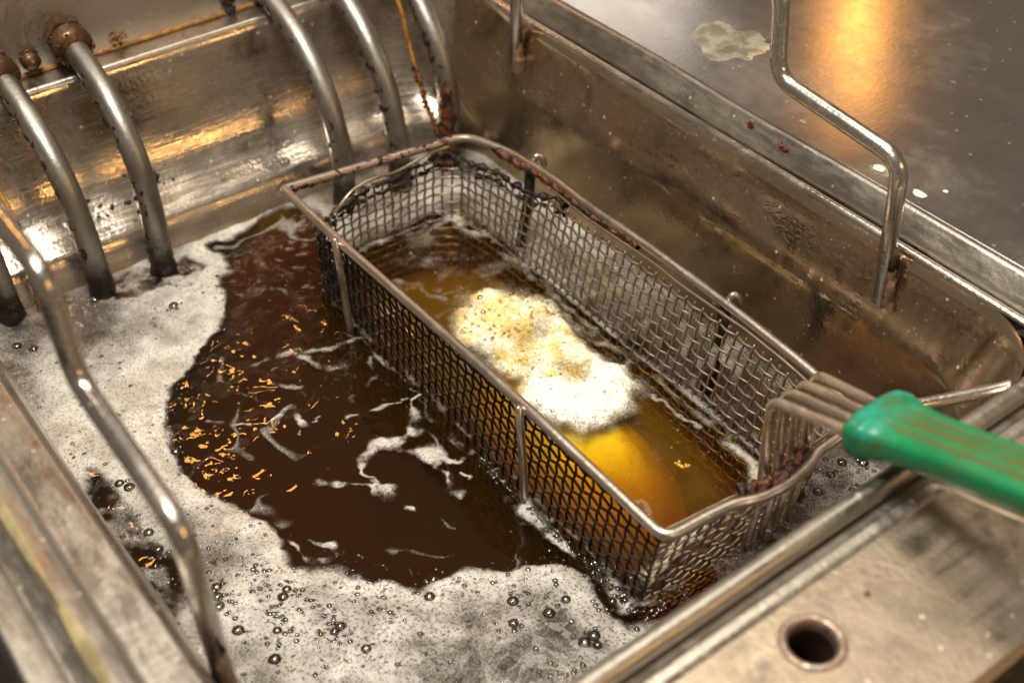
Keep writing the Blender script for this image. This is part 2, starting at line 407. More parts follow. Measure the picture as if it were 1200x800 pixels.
for li, (x0, x1, y0, y1, r, z) in enumerate(LV):
    ring = []
    cs = [(x1 - r, y1 - r, 0), (x0 + r, y1 - r, 90), (x0 + r, y0 + r, 180), (x1 - r, y0 + r, 270)]
    for ci, (cx, cy, a0) in enumerate(cs):
        for j in range(13):
            a = R(a0 + 90 * j / 12); ring.append((cx + r * math.cos(a), cy + r * math.sin(a)))
        nx = cs[(ci + 1) % 4]; a = R(a0 + 90)
        e = (cx + r * math.cos(a), cy + r * math.sin(a)); s_ = (nx[0] + r * math.cos(a), nx[1] + r * math.sin(a))
        for j in range(1, 14):
            t = j / 14; ring.append((e[0] + (s_[0] - e[0]) * t, e[1] + (s_[1] - e[1]) * t))
    NS = len(ring)
    for i, (x, y) in enumerate(ring):
        b = 0.0016 * mnoise.noise(Vector((x * 11, y * 11, z * 9))) if 0.002 < z < 0.094 else 0
        v.append((x + b, y + b, z))
for li in range(len(LV) - 1):
    for i in range(NS):
        f.append((li * NS + i, (li + 1) * NS + i, (li + 1) * NS + (i + 1) % NS, li * NS + (i + 1) % NS))
f.append(tuple(range(NS)))
vat = autosmooth(link('vat_wall', v, f, M['vat'], FRY), 50)
vat.data.materials.append(M['vat_dirty'])
for pl in vat.data.polygons:
    if pl.center.y > 0.155 and pl.center.x > -0.205 and len(pl.vertices) == 4 : pl.material_index = 1
sed = MB(); sed.box(-0.182, 0.192, -0.152, 0.157, -0.0885, -0.078); sed.build('burnt_sediment', M['black'], vat, smooth=False)

# side rims
prof = round_prof([(-0.1760, 0.0965), (-0.1772, 0.1018), (-0.1925, 0.1004), (-0.1945, 0.1045), (-0.2030, 0.1066), (-0.2045, 0.1030), (-0.2115, 0.1000),
                   (-0.2125, 0.1038), (-0.2230, 0.1056), (-0.2245, 0.0960), (-0.2245, -0.45)], 0.0018, 4)
o = MB().extrude(prof, 'x', -0.262, 0.2235, 40, 0.0006).build('left_side_rim', M['rim'], FRY); autosmooth(recalc(o), 60)
yl = MB()
for i in range(60):
    x = -0.26 + i * 0.0081; w_ = max(0.0002, 0.0008 + 0.0016 * mnoise.noise(Vector((x * 28, 1, 1))))
    yl.v += [Vector((x, -0.2033 - w_, 0.1050)), Vector((x, -0.2022, 0.10675)), Vector((x, -0.2022 + w_ * 1.4, 0.1067))]
for i in range(59):
    for j in range(2): yl.f.append((i * 3 + j, i * 3 + j + 1, i * 3 + j + 4, i * 3 + j + 3))
yl.build('yellow_grease_line', M['yellow'], bpy.data.objects['left_side_rim'])
prof = round_prof([(0.1795, 0.0962), (0.1806, 0.1020), (0.1842, 0.1026), (0.1862, 0.0990), (0.1862, -0.40)], 0.0014, 4)
o = MB().extrude(prof, 'x', -0.262, 0.2235, 40, 0.0005).build('right_side_rim', M['rod'], FRY); autosmooth(recalc(o), 60)
# back flange and back panel with fittings
prof = round_prof([(-0.2366, 0.0960), (-0.2385, 0.1016), (-0.2550, 0.1004), (-0.2562, 0.0950)], 0.0016, 4)
o = MB().extrude(prof, 'y', -0.2245, 0.1862, 40, 0.0004).build('back_flange', M['rim'], FRY); autosmooth(recalc(o), 60)
o = MB().extrude(round_prof([(-0.2553, 0.0985), (-0.2548, 0.1560), (-0.262, 0.1585), (-0.40, 0.1585), (-0.40, -0.4)], 0.002, 4), 'y', -0.2245, 0.1862, 10).build('back_panel', M['panel'], FRY)
panel = autosmooth(recalc(o), 60)
o = MB().extrude([(-0.2552, 0.0995), (-0.2540, 0.1004), (-0.2537, 0.1018), (-0.2552, 0.1032)], 'y', -0.2244, 0.186, 60, 0.0003).build('sealant_bead', M['amber'], panel)
# front rim: rolled tube, gutter, ledge with drilled hole
ft = MB(); ft.tube([(0.229, y, 0.1000 + 0.0003 * math.sin(y * 30)) for y in np.linspace(-0.225, 0.187, 30)], 0.0043, 16)
ft.build('front_rim_tube', M['rim'], FRY)
prof = round_prof([(0.2255, 0.0955), (0.2330, 0.0958), (0.2372, 0.0966), (0.2384, 0.0998), (0.2424, 0.0996), (0.2442, 0.0985)], 0.0008, 3)
o = MB().extrude(prof, 'y', -0.30, 0.30, 30, 0.0004).build('front_gutter', M['rim'], FRY); autosmooth(recalc(o), 60)
hx, hy, hr = 0.2605, -0.0090, 0.0092
led = MB(); x0, x1, ya, yb = 0.2440, 0.3020, -0.30, 0.30; sx0, sx1, sy0, sy1 = 0.2475, 0.2735, hy - 0.013, hy + 0.013; z = 0.0984
def quad(m, pts):
    b = len(m.v); m.v += [Vector(q) for q in pts]; m.f.append(tuple(range(b, b + len(pts))))
for (a, b_, c, d_) in ((x0, x1, ya, sy0), (x0, x1, sy1, yb), (x0, sx0, sy0, sy1), (sx1, x1, sy0, sy1)):
    quad(led, [(a, c, z), (b_, c, z), (b_, d_, z), (a, d_, z)])
ring = []; 
for i in range(48):
    a = 2 * math.pi * i / 48; ca, sa = math.cos(a), math.sin(a); q = 0.013 / max(abs(ca), abs(sa))
    ring.append(((hx + ca * hr * 1.25, hy + sa * hr * 1.25, z), ((sx0 + sx1) / 2 + ca * q, hy + sa * q, z)))
for i in range(48):
    j = (i + 1) % 48; quad(led, [ring[i][0], ring[i][1], ring[j][1], ring[j][0]])
for (p0, p1) in (((x1, z), (0.3050, 0.0955)), ((0.3050, 0.0955), (0.3050, -0.45))):
    quad(led, [(p0[0], ya, p0[1]), (p1[0], ya, p1[1]), (p1[0], yb, p1[1]), (p0[0], yb, p0[1])])
ledge = led.build('front_ledge', M['ledge'], FRY, smooth=False)
hm = MB(); prof = [(hr * 1.27, 0.0), (hr * 1.18, 0.0010), (hr * 1.05, 0.0011), (hr * 0.93, 0.0002), (hr * 0.88, -0.0016), (hr * 0.86, -0.0040)]
for i in range(48):
    a = 2 * math.pi * i / 48
    for (rr, dz) in prof: hm.v.append(Vector((hx + rr * math.cos(a), hy + rr * math.sin(a), z + dz)))
for i in range(48):
    for j in range(len(prof) - 1):
        a = i * len(prof) + j; b = ((i + 1) % 48) * len(prof) + j; hm.f.append((a, b, b + 1, a + 1))
hm.build('hole_collar', M['collar'], ledge)
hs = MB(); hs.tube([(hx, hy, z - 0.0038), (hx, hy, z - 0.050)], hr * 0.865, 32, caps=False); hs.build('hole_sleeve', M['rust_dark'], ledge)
hb_ = MB(); hb_.tube([(hx, hy, z - 0.0495), (hx, hy, z - 0.053)], hr * 0.9, 24); hb_.build('hole_bottom', M['black'], ledge)  # black disc puts the shade deep in the hole into its colour
# thin bar that meets the front tube behind the grip
br_ = MB(); br_.tube(catmull([(0.1985, 0.1050, 0.0900), (0.2040, 0.1180, 0.0900), (0.2120, 0.1360, 0.0905), (0.2200, 0.1530, 0.0920), (0.2270, 0.1640, 0.0980)], 6), 0.0028, 12); br_.build('corner_bar', M['rod'], FRY)

# carry handles on both side walls
def handle(y, lean):
    P = [(0.1405, 0.0765), (0.1345, 0.1500), (0.0600, 0.1570), (0.0550, 0.2000), (-0.0550, 0.2000), (-0.0600, 0.1570), (-0.1345, 0.1500), (-0.1390, 0.0770)]
    pts = [(x, y + lean * (z - 0.0765) / 0.12, z) for x, z in P]
    h_ = MB(); h_.tube(fillet(pts, 0.011, 8), 0.0040, 16)
    o = h_.build('carry_handle', M['rod'], FRY)
    for x, sgn in ((0.1405, 1), (-0.1390, 1)):
        crust_sleeve([(x + 0.0036, y, 0.0735), (x + 0.0036, y, 0.0800), (x + 0.0030, y, 0.0900), (x + 0.0022, y, 0.0960)], 0.0028, -0.0012, 0.0026, 'weld', M['weld'], o, 30, 24, 150, lambda t, d: 1.0 - 0.6 * t, x)
    return o
M['weld'] = steel('weld_bead', (0.50, 0.44, 0.36), (0.25, 0.4), 0.9, (0.30, 0.10, 0.02), None, 0.3, 0.40, 0.56, 120)

# heating tubes: out of the back panel, bent down into the oil
def crust_on(path, r, name, mat, parent, n, t0, t1, side, size=(0.0006, 0.0016), spread=1.2):
    m_ = MB(); P = [Vector(p) for p in path]
    for i in range(n):
        t = random.uniform(t0, t1) * (len(P) - 1); a = int(min(t, len(P) - 2)); c = P[a].lerp(P[a + 1], t - a)
        d = (P[a + 1] - P[a]).normalized(); s_ = Vector(side); s_ = (s_ - d * s_.dot(d)).normalized(); w_ = d.cross(s_)
        an = random.gauss(0, spread * 0.5)
        c = c + (s_ * math.cos(an) + w_ * math.sin(an)) * r * 0.97
        m_.blob(c, random.uniform(*size), (1, 1, 1.3), 0.5, 1)
    o = m_.build(name, mat, parent); o['kind'] = 'stuff'; return o
def crust_sleeve(path, r, low, high, name, mat, parent, n=60, seg=28, freq=170, env=None, sd=0.0):
    m_ = MB(); P = along(path, n); prev = None
    for i, c in enumerate(P):
        t = (P[min(i + 1, n - 1)] - P[max(i - 1, 0)]).normalized()
        u = Vector((0.31, 0.17, 0.93)).cross(t) if prev is None else prev - t * prev.dot(t)
        u.normalize(); prev = u; w = t.cross(u)
        for j in range(seg):
            a = 2 * math.pi * j / seg; d = u * math.cos(a) + w * math.sin(a); q = (c + d * r)
            h = mnoise.fractal(q * freq + Vector((sd, 3, 9)), 0.9, 2.1, 4)
            e = env(i / (n - 1), d) if env else 1.0
            m_.v.append(c + d * max(0.0001, r + low + (high - low) * (0.5 + 0.5 * h) * e - (1 - e) * 0.0006))
    for i in range(n - 1):
        for j in range(seg): a = i * seg; b = a + seg; m_.f.append((a + j, a + (j + 1) % seg, b + (j + 1) % seg, b + j))
    o = m_.build(name, mat, parent); o['kind'] = 'stuff'; return o
def along(pts, n_):
    P = [Vector(p) for p in pts]; L = [0]
    for i in range(len(P) - 1): L.append(L[-1] + (P[i + 1] - P[i]).length)
    out = []
    for i in range(n_):
        s_ = L[-1] * i / (n_ - 1); j = 0
        while j < len(P) - 2 and L[j + 1] < s_: j += 1
        out.append(P[j].lerp(P[j + 1], (s_ - L[j]) / max(L[j + 1] - L[j], 1e-9)))
    return out
TUBES = {
 'a': (-0.136, -0.136, [(-0.268, 0.098), (-0.238, 0.090), (-0.214, 0.072), (-0.199, 0.048), (-0.192, 0.020), (-0.190, 0.0), (-0.190, -0.05)]),
 'b': (-0.094, -0.086, [(-0.262, 0.112), (-0.236, 0.108), (-0.206, 0.093), (-0.186, 0.070), (-0.179, 0.036), (-0.180, 0.000), (-0.181, -0.05)]),
 'c': (-0.052, -0.051, [(-0.262, 0.1175), (-0.235, 0.1135), (-0.204, 0.100), (-0.184, 0.078), (-0.177, 0.047), (-0.179, 0.0), (-0.180, -0.05)]),
 'd': (0.067, 0.067, [(-0.262, 0.1165), (-0.238, 0.110), (-0.209, 0.097), (-0.189, 0.079), (-0.176, 0.056), (-0.171, 0.029), (-0.174, 0.0), (-0.176, -0.05)]),
 'e': (0.1036, 0.1036, [(-0.262, 0.126), (-0.240, 0.121), (-0.215, 0.108), (-0.194, 0.092), (-0.178, 0.071), (-0.169, 0.046), (-0.167, 0.020), (-0.170, -0.05)]),
 'f': (0.143, 0.143, [(-0.262, 0.130), (-0.240, 0.127), (-0.217, 0.1175), (-0.198, 0.103), (-0.181, 0.085), (-0.171, 0.063), (-0.168, 0.041), (-0.170, 0.015), (-0.172, -0.05)]),
}
handle(0.1715, 0.0); handle(-0.1665, 0.0)
for kx, (y, ye, P) in TUBES.items():
    path = catmull([(x, y + (ye - y) * i_ / (len(P) - 1), z) for i_, (x, z) in enumerate(P)], 8)
    tb = MB(); tb.tube(path, 0.0066, 20, rough=0.03); tube = tb.build('heating_tube', M['tube'], FRY)

    lowp = [q_ for q_ in path if -0.012 < q_.z < 0.050]
    crust_sleeve(lowp, 0.0066, -0.0006, 0.0030, 'charred_foot', M['crust'], tube, 60, 32, 190, lambda t, d: 0.12 + 0.88 * t ** 1.6, len(kx) + y * 90)
    crust_sleeve(path[8:-8], 0.0066, -0.0030, 0.0017, 'burnt_edge', M['crust'], tube, 110, 28, 210, lambda t, d: max(0.0, min(1.0, 0.25 - 1.1 * d.y - 0.5 * d.z)), y * 50)
    if kx in 'abc':
        d = Vector((1, 0, -0.12)).normalized() if kx != 'c' else Vector((1, 0, -0.16)).normalized()
        s0 = Vector((-0.2565, y, P[0][1] + 0.0010))
        nut = MB()
        def ringat(t, r, n, rot=0):
            pass
        nut.tube([s0, s0 + d * 0.0060], 0.0118, 6); nut.tube([s0 + d * 0.0055, s0 + d * 0.0100], 0.0098, 24)
        nut.tube([s0 + d * 0.0098, s0 + d * 0.0150, s0 + d * 0.0175], lambda t: 0.0112 if t < 0.7 else 0.0092, 24)
        nt = nut.build('collar_nut', M['brass'] if 'brass' in M else M.setdefault('brass', steel('varnished_brass', (0.34, 0.20, 0.08), (0.22, 0.4), 0.95, (0.035, 0.013, 0.006), None, 0.3, 0.30, 0.52, 90)), tube)
        autosmooth(nt, 40)
        m_ = MB()
    if kx in 'abc':
        for i in range(110):
            a = random.uniform(0, 6.28); t = random.choice((0.0, 0.007, 0.0165)) + random.gauss(0, 0.0012)
            m_.blob(s0 + d * t + Vector((0, math.cos(a), math.sin(a))) * 0.0100, random.uniform(0.0004, 0.0012), (1, 1, 1), 0.5, 1)
        o = m_.build('nut_crust', M['crust_red'], tube); o['kind'] = 'stuff'
    if kx == 'f':
        crust_sleeve([q_ for q_ in path if -0.01 < q_.z < 0.075], 0.0066, -0.0010, 0.0052, 'caramel_crust', M['crust_red'], tube, 90, 36, 200, lambda t, d: min(1.0, 0.25 + t) * max(0.2, min(1.0, 0.6 - 0.8 * d.y)), 4.0)
# screw on the back panel
sc_ = MB(); sc_.tube([(-0.2552, -0.0735, 0.1105), (-0.2505, -0.0735, 0.1100), (-0.2490, -0.0735, 0.1098)], lambda t: 0.0052 if t < 0.7 else 0.0040, 20)
o = sc_.build('screw', M['brass'], panel); autosmooth(o, 40)
m_ = MB()
for i in range(18):
    a = random.uniform(0, 6.28); m_.blob((-0.2535, -0.0735 + 0.0055 * math.cos(a), 0.1105 + 0.0055 * math.sin(a)), random.uniform(0.0005, 0.0011), (1, 1, 1), 0.4, 1)
m_.build('screw_grime', M['crust_red'], panel)['kind'] = 'stuff'
m_ = MB()
for i in range(26): m_.blob((-0.2546 + random.uniform(0, 0.001), -0.0235 + random.gauss(0, 0.0022), 0.1065 + random.gauss(0, 0.0018)), random.uniform(0.0005, 0.0014), (0.5, 1, 1), 0.4, 1)
m_.build('grease_stain', M['amber'], panel)['kind'] = 'stuff'
m_ = MB()
for i in range(40): m_.blob((-0.2540 + random.uniform(0, 0.002), 0.047 + random.gauss(0, 0.0016), 0.100 + random.uniform(0, 0.018)), random.uniform(0.0006, 0.0020), (0.7, 1, 1.4), 0.4, 1)
m_.build('burnt_drip', M['crust'], panel)['kind'] = 'stuff'
# sensor wires with caramel crust
def sensor(pts, lab):
    path = catmull(pts, 8); s_ = MB(); s_.tube(path, 0.0014, 10, rough=0.2); o = s_.build('sensor_wire', M['amber'], FRY)
    crust_on(path, 0.0012, 'caramel_crust', M['crust_red'], o, 110, 0.45, 1.0, (0, -1, 0), (0.0005, 0.0014), 4.0)
sensor([(-0.228, 0.124, 0.140), (-0.192, 0.1245, 0.1125), (-0.183, 0.125, 0.088), (-0.175, 0.1255, 0.068), (-0.167, 0.127, 0.048), (-0.163, 0.131, 0.028), (-0.166, 0.135, -0.01)], '')
sensor([(-0.240, -0.118, 0.075), (-0.213, -0.1185, 0.066), (-0.195, -0.119, 0.060), (-0.187, -0.1195, 0.045), (-0.187, -0.1205, 0.025), (-0.185, -0.122, -0.01)], '')
# burnt flecks on the back wall
m_ = MB()
for (cx, cy, n_) in ((-0.222, -0.034, 26), (-0.216, -0.058, 8), (-0.212, -0.072, 5)):
    for i in range(n_):
        yy = cy + random.gauss(0, 0.006); xx = cx + random.gauss(0, 0.004); zz = 0.034 + (-0.220 - xx) * 0.9
        m_.blob((xx + 0.0005, yy, zz), random.uniform(0.0005, 0.0017), (1, 1, 0.5), 0.5, 1)
m_.build('burnt_fleck', M['crust'], vat)['kind'] = 'stuff'

# ------------------------------------------------------------------ worktop on the right
WT = thing('worktop', 'brushed steel worktop beside the fryer vat, reflecting an orange lamp', 'worktop', (0.0, 0.5, -0.5))
prof = round_prof([(0.1978, 0.1108), (0.1990, 0.1125), (0.95, 0.1125)], 0.0006, 3)
o = MB().extrude(prof, 'x', -0.70, 0.60, 40, 0.0004).build('tabletop', M['worktop'], WT); autosmooth(recalc(o), 60)
prof = round_prof([(0.1885, -0.40), (0.1885, 0.1000), (0.1900, 0.1030), (0.1962, 0.1116), (0.1982, 0.1122), (0.1984, 0.1100)], 0.0012, 4)
o = MB().extrude(prof, 'x', -0.70, 0.60, 60, 0.0012).build('edge_trim', M['rim'], WT); autosmooth(recalc(o), 60)
def lens(name, cx, cy, z, rx, ry, h_, mat, jag, seed):
    m_ = MB(); n = 40; rings = 6
    m_.v.append(Vector((cx, cy, z + h_)))
    for i in range(1, rings + 1):
        q = i / rings
        for j in range(n):
            a = 2 * math.pi * j / n
            jj = 1 + jag * mnoise.noise(Vector((math.cos(a) * 1.4, math.sin(a) * 1.4, seed)))+ jag * 0.4 * mnoise.noise(Vector((math.cos(a) * 4, math.sin(a) * 4, seed + 9)))
            m_.v.append(Vector((cx + rx * q * jj * math.cos(a), cy + ry * q * jj * math.sin(a), z + h_ * (1 - q ** 4))))
    for j in range(n):
        m_.f.append((0, 1 + j, 1 + (j + 1) % n))
        for i in range(rings - 1):
            a = 1 + i * n; b = a + n; m_.f.append((a + j, b + j, b + (j + 1) % n, a + (j + 1) % n))
    return m_.build(name, mat)
tag(lens('grease_puddle', -0.0367, 0.2427, 0.1126, 0.026, 0.019, 0.0007, M['puddle'], 0.5, 3.1), 'wide pale puddle of clear grease on the steel worktop', 'puddle')
tag(lens('fat_drop', 0.1003, 0.2090, 0.1126, 0.0062, 0.0045, 0.0007, M['puddle'], 0.2, 5.0), 'round clear drop with a white core beside the bent handle rod on the worktop', 'drop')
tag(lens('fat_drop', 0.0993, 0.2090, 0.1130, 0.0034, 0.0026, 0.0007, M['wax'], 0.2, 6.0), 'white fat core inside the round clear drop on the worktop', 'drop')
tag(lens('fat_drop', 0.1244, 0.2079, 0.1126, 0.0036, 0.0026, 0.0008, M['wax'], 0.3, 7.0), 'larger white fat drop near the worktop edge behind the handle rod', 'drop')
tag(lens('fat_drop', 0.1305, 0.2192, 0.1126, 0.0014, 0.0012, 0.0004, M['wax'], 0.3, 8.0), 'tiny white fat dot next to the larger white drop', 'drop')
tag(lens('fat_drop', 0.0472, 0.2120, 0.1126, 0.0022, 0.0018, 0.0006, M['puddle'], 0.3, 9.0), 'small clear grease drop alone near the worktop edge', 'drop')
m_ = MB()
for (x, y, zz) in ((0.052, 0.1925, 0.1062), (0.030, 0.1935, 0.1078)):
    for i in range(10): m_.blob((x + random.gauss(0, 0.0012), y - 0.0003, zz + random.gauss(0, 0.002)), random.uniform(0.0006, 0.0016), (1, 0.5, 1), 0.4, 1)
m_.build('red_grease', M['speck'], WT)['kind'] = 'stuff'

# ------------------------------------------------------------------ oil and foam (fields on a grid, metres)
def vnoise(x, y, s, seed):
    g = np.random.default_rng(seed).random((256, 256)); X = x * s + 37.3; Y = y * s + 61.7
    xi = np.floor(X).astype(int); yi = np.floor(Y).astype(int); fx = X - xi; fy = Y - yi
    fx = fx * fx * (3 - 2 * fx); fy = fy * fy * (3 - 2 * fy)
    a = g[xi % 256, yi % 256]; b = g[(xi + 1) % 256, yi % 256]; c = g[xi % 256, (yi + 1) % 256]; d = g[(xi + 1) % 256, (yi + 1) % 256]
    return (a * (1 - fx) + b * fx) * (1 - fy) + (c * (1 - fx) + d * fx) * fy - 0.5
def fbm(x, y, s, seed, oct_=4):
    r = 0; a = 1.0
    for i in range(oct_): r = r + a * vnoise(x, y, s * 2 ** i, seed + i); a *= 0.5
    return r
def segdist(x, y, pts, closed):
    d = np.full(x.shape, 9.0); n = len(pts)
    for i in range(n if closed else n - 1):
        (ax, ay), (bx, by) = pts[i], pts[(i + 1) % n]; vx, vy = bx - ax, by - ay; L = vx * vx + vy * vy + 1e-12
        t = np.clip(((x - ax) * vx + (y - ay) * vy) / L, 0, 1); d = np.minimum(d, np.hypot(x - ax - t * vx, y - ay - t * vy))
    if n == 1: d = np.hypot(x - pts[0][0], y - pts[0][1])
    return d
def sdf(x, y, pts):
    d = segdist(x, y, pts, True); ins = np.zeros(x.shape, bool); n = len(pts)
    for i in range(n):
        (ax, ay), (bx, by) = pts[i], pts[(i + 1) % n]
        c = ((ay > y) != (by > y)) & (x < (bx - ax) * (y - ay) / (by - ay + 1e-15) + ax); ins ^= c
    return np.where(ins, -d, d)
def sst(v, a, b): t = np.clip((v - a) / (b - a), 0, 1); return t * t * (3 - 2 * t)
mm = lambda L: [(a / 1000, b / 1000) for a, b in L]
POOL = mm([(-174, 48), (-184, 37), (-188, 24), (-188, 12), (-183, 1), (-182, -8), (-184, -17), (-170, -15), (-156, -16), (-150, -28), (-139, -36), (-124, -39), (-111, -49), (-105, -63), (-96, -76), (-86, -90), (-77, -99), (-63, -106), (-47, -109), (-31, -112), (-16, -110), (0, -107), (14, -102), (23, -96), (33, -96), (43, -99), (53, -98), (58, -88), (63, -80), (76, -74), (91, -62), (97, -48), (104, -34), (112, -26), (116, -15), (121, -4), (130, 4), (142, 3), (150, -1), (160, -1), (169, 3), (173, 14), (174, 28), (177, 43), (150, 47), (74, 18), (-99, 13)])
LGAP = mm([(-53, -150), (-40, -147), (-17, -147), (3, -146), (20, -143), (35, -144), (44, -155), (24, -158), (-17, -155), (-44, -156)])
BGAP = mm([(-189, -79), (-186, -60), (-174, -50), (-179, -39), (-165, -32), (-158, -44), (-170, -52), (-170, -73), (-173, -84)])
BLOB = mm([(-44, 55), (-55, 72), (-50, 87), (-40, 100), (-25, 109), (-5, 104), (22, 104), (45, 106), (62, 98), (73, 83), (73, 67), (67, 56), (55, 50), (41, 48), (30, 41), (18, 50), (5, 46), (-8, 45), (-26, 48)])
WHITE = mm([(16, 60), (29, 64), (38, 79), (29, 99), (45, 106), (62, 98), (73, 83), (73, 67), (67, 56), (55, 50), (41, 48), (30, 41)])
BASK = mm([(-108, 9), (0, 9), (161, 11), (166, 60), (163, 114), (0, 117), (-118, 122), (-130, 100), (-130, 45), (-120, 20)])
WISP = [  # points in mm, half-width mm, strength
 ([(-76, -48), (-76, -33), (-69, -20), (-63, -3), (-57, 14)], 2.4, 0.75), ([(-3, 11), (-3, 3), (9, -2), (17, -9), (17, -18), (14, -30), (18, -40), (24, -46), (38, -46)], 4.0, 1.05),
 ([(14, -26), (31, -12), (48, -1), (45, 6)], 3.4, 1.0), ([(30, -13), (42, -11), (62, -13)], 2.3, 0.95), ([(21, -61), (30, -51), (42, -44)], 3.2, 1.05), ([(38, -48), (42, -43)], 4.5, 1.1),
 ([(-52, -92), (-42, -85), (-36, -70), (-34, -57), (-35, -49), (-19, -50)], 1.9, 0.9), ([(42, -95), (53, -91), (57, -83), (51, -79), (46, -85)], 3.0, 1.0),
 ([(93, -7), (95, 4), (101, 17), (114, 23)], 1.2, 0.7), ([(-12, -29), (-8, -12), (-5, 1)], 2.4, 0.8), ([(52, -4), (59, -3)], 1.8, 1.0), ([(64, 5), (64, 11)], 1.8, 1.0),
 ([(56, -42), (60, -39)], 2.0, 0.95), ([(70, -29), (78, -28)], 2.3, 0.95), ([(-67, -27), (-53, -20), (-45, -4)], 2.2, 0.7), ([(126, 17), (138, 16), (146, 13)], 2.6, 1.0),
 ([(-90, -60), (-70, -72), (-50, -62)], 1.5, 0.6), ([(-60, -50), (-48, -40), (-30, -42)], 1.8, 0.65), ([(-20, -20), (-30, -5), (-45, 2)], 1.8, 0.6), ([(70, -60), (90, -40)], 1.0, 0.45)]
EDGE = [([(80, 6), (110, 8), (128, 8), (145, 9), (162, 9), (168, 30), (168, 70), (166, 116)], 3.2, 1.0), ([(-70, 5), (-20, 6), (60, 7)], 1.2, 0.6)]
INNER = [([(-124, 50), (-125, 83), (-121, 116)], 4.5, 0.70), ([(-120, 114), (-110, 112), (-102, 114)], 9.0, 0.95), ([(-100, 116), (-40, 112), (35, 113), (80, 112), (113, 111)], 3.0, 0.50),
         ([(113, 112), (138, 106), (148, 92), (149, 70), (150, 48), (153, 30), (155, 16)], 5.0, 0.75), ([(62, 97), (81, 102), (101, 106)], 2.0, 0.6), ([(-9, 106), (4, 107), (21, 112)], 3.5, 0.6),
         ([(-100, 14), (-20, 13), (60, 13), (150, 14)], 2.0, 0.45), ([(-56, 70), (-66, 80), (-70, 98)], 4.5, 0.5), ([(-90, 40), (-80, 60), (-60, 62)], 2.6, 0.4), ([(100, 40), (120, 50), (140, 40)], 1.8, 0.4)]
def fields(x, y):
    wx = x + 0.0075 * fbm(x, y, 45, 3) + 0.0018 * fbm(x, y, 260, 13, 3); wy = y + 0.0075 * fbm(x, y, 45, 23) + 0.0018 * fbm(x, y, 260, 33, 3)
    sb = sdf(x, y, BASK)
    sp = sdf(wx, wy, POOL)
    ex = np.zeros_like(x); wisp = np.zeros_like(x)
    mod = np.clip(1.0 + 2.2 * fbm(x, y, 55, 171, 3), 0.25, 2.2)
    for pts, w_, st in WISP + EDGE:
        q = segdist(wx, wy, mm(pts), False) / mod; wisp = np.maximum(wisp, st * sst(q, w_ * 0.0015, w_ * 0.0002))
    wisp = wisp * np.clip(0.72 + 1.3 * fbm(x, y, 130, 77, 4), 0.08, 1.0)
    sx_w = x + 0.020 * fbm(x, y, 22, 181, 3); sy_w = y + 0.020 * fbm(x, y, 22, 191, 3)
    ridge = 1 - np.abs(fbm(sx_w, sy_w, 26, 197, 3)) * 13
    lacey = 0.62 * sst(ridge, 0.1, 0.95) * sst(fbm(x, y, 24, 199, 3), -0.12, 0.30) * sst(sp, 0.002, -0.004) * sst(x, 0.13, 0.06); wisp = np.maximum(wisp, lacey)
    thick = np.clip(0.60 + 0.50 * fbm(x, y, 14, 41) + 0.26 * fbm(wx, wy, 70, 47, 4) + 0.30 * sst(-x, -0.06, 0.06) * sst(x, -0.17, -0.10), 0.30, 1.02)
    soft = 0.0025 + 0.010 * np.clip(fbm(x, y, 28, 49, 3) + 0.15, 0, 1); out = sst(sp, -0.0010, soft) * thick
    rimline = np.exp(-((sp - 0.006) / 0.007) ** 2) * 0.30; out = np.minimum(out + rimline * (sp > 0), 1.0)
    for g_, wd in ((LGAP, 0.007), (BGAP, 0.004)): out = out * np.maximum(sst(sdf(wx, wy, g_), -0.0025, wd), 0.85 * sst(fbm(x, y, 90, 141, 4), -0.35, 0.35))
    out = np.maximum(out, wisp)
    # inside the basket
    bl = sdf(wx, wy, BLOB); wh = sdf(wx, wy, WHITE)
    veil = 0.10 + 0.40 * sst(fbm(wx, wy, 55, 91, 5), -0.05, 0.55) * sst(-x, -0.06, 0.08) + 0.16 * sst(fbm(wx, wy, 120, 95, 4), 0.0, 0.6)
    inn = veil * sst(x, 0.175, 0.10) * 0.9
    for pts, w_, st in INNER:
        q = segdist(wx, wy, mm(pts), False); inn = np.maximum(inn, st * sst(q, w_ * 0.0015, w_ * 0.0002) * np.clip(1.0 + 1.1 * fbm(x, y, 90, 55, 4) * 1.6, 0.05, 1.1))
    bf = sst(bl, 0.007, -0.009) * np.clip(0.98 + 0.60 * fbm(x, y, 50, 61, 4), 0.72, 1.1)
    wf = sst(wh, 0.007, -0.006)
    hole = sst(np.hypot((wx - 0.027) / 0.017, (wy - 0.080) / 0.011), 1.15, 0.35)
    bf = bf * (1 - 0.30 * hole) ; wf = wf * (1 - 0.50 * hole)
    halo = 0.42 * sst(bl, 0.018, 0.0) * np.clip(0.6 + 1.6 * fbm(x, y, 80, 67, 4), 0, 1)
    bf = np.maximum(bf, halo)
    inn = np.maximum(inn, np.maximum(bf, 1.15 * wf))
    ins = sst(sb, 0.0008, -0.0008)
    dens = out * (1 - ins) + inn * ins
    cream = ins * np.maximum(sst(bl, 0.006, -0.003), 0.25)
    coarse = np.clip(sst(x, 0.03, 0.11) * 0.85 + 0.35 * fbm(x, y, 20, 5) + 0.5 * sst(y, 0.11, 0.14), 0, 1) * (1 - ins) + ins * 0.35
    coarse = np.where(ins > 0.5, 0.30 * (1 - wf), coarse)
    mound = ins * (sst(bl, 0.004, -0.012) * 0.0028 + wf * 0.0034)
    return dens, cream, coarse, mound, sp, ins
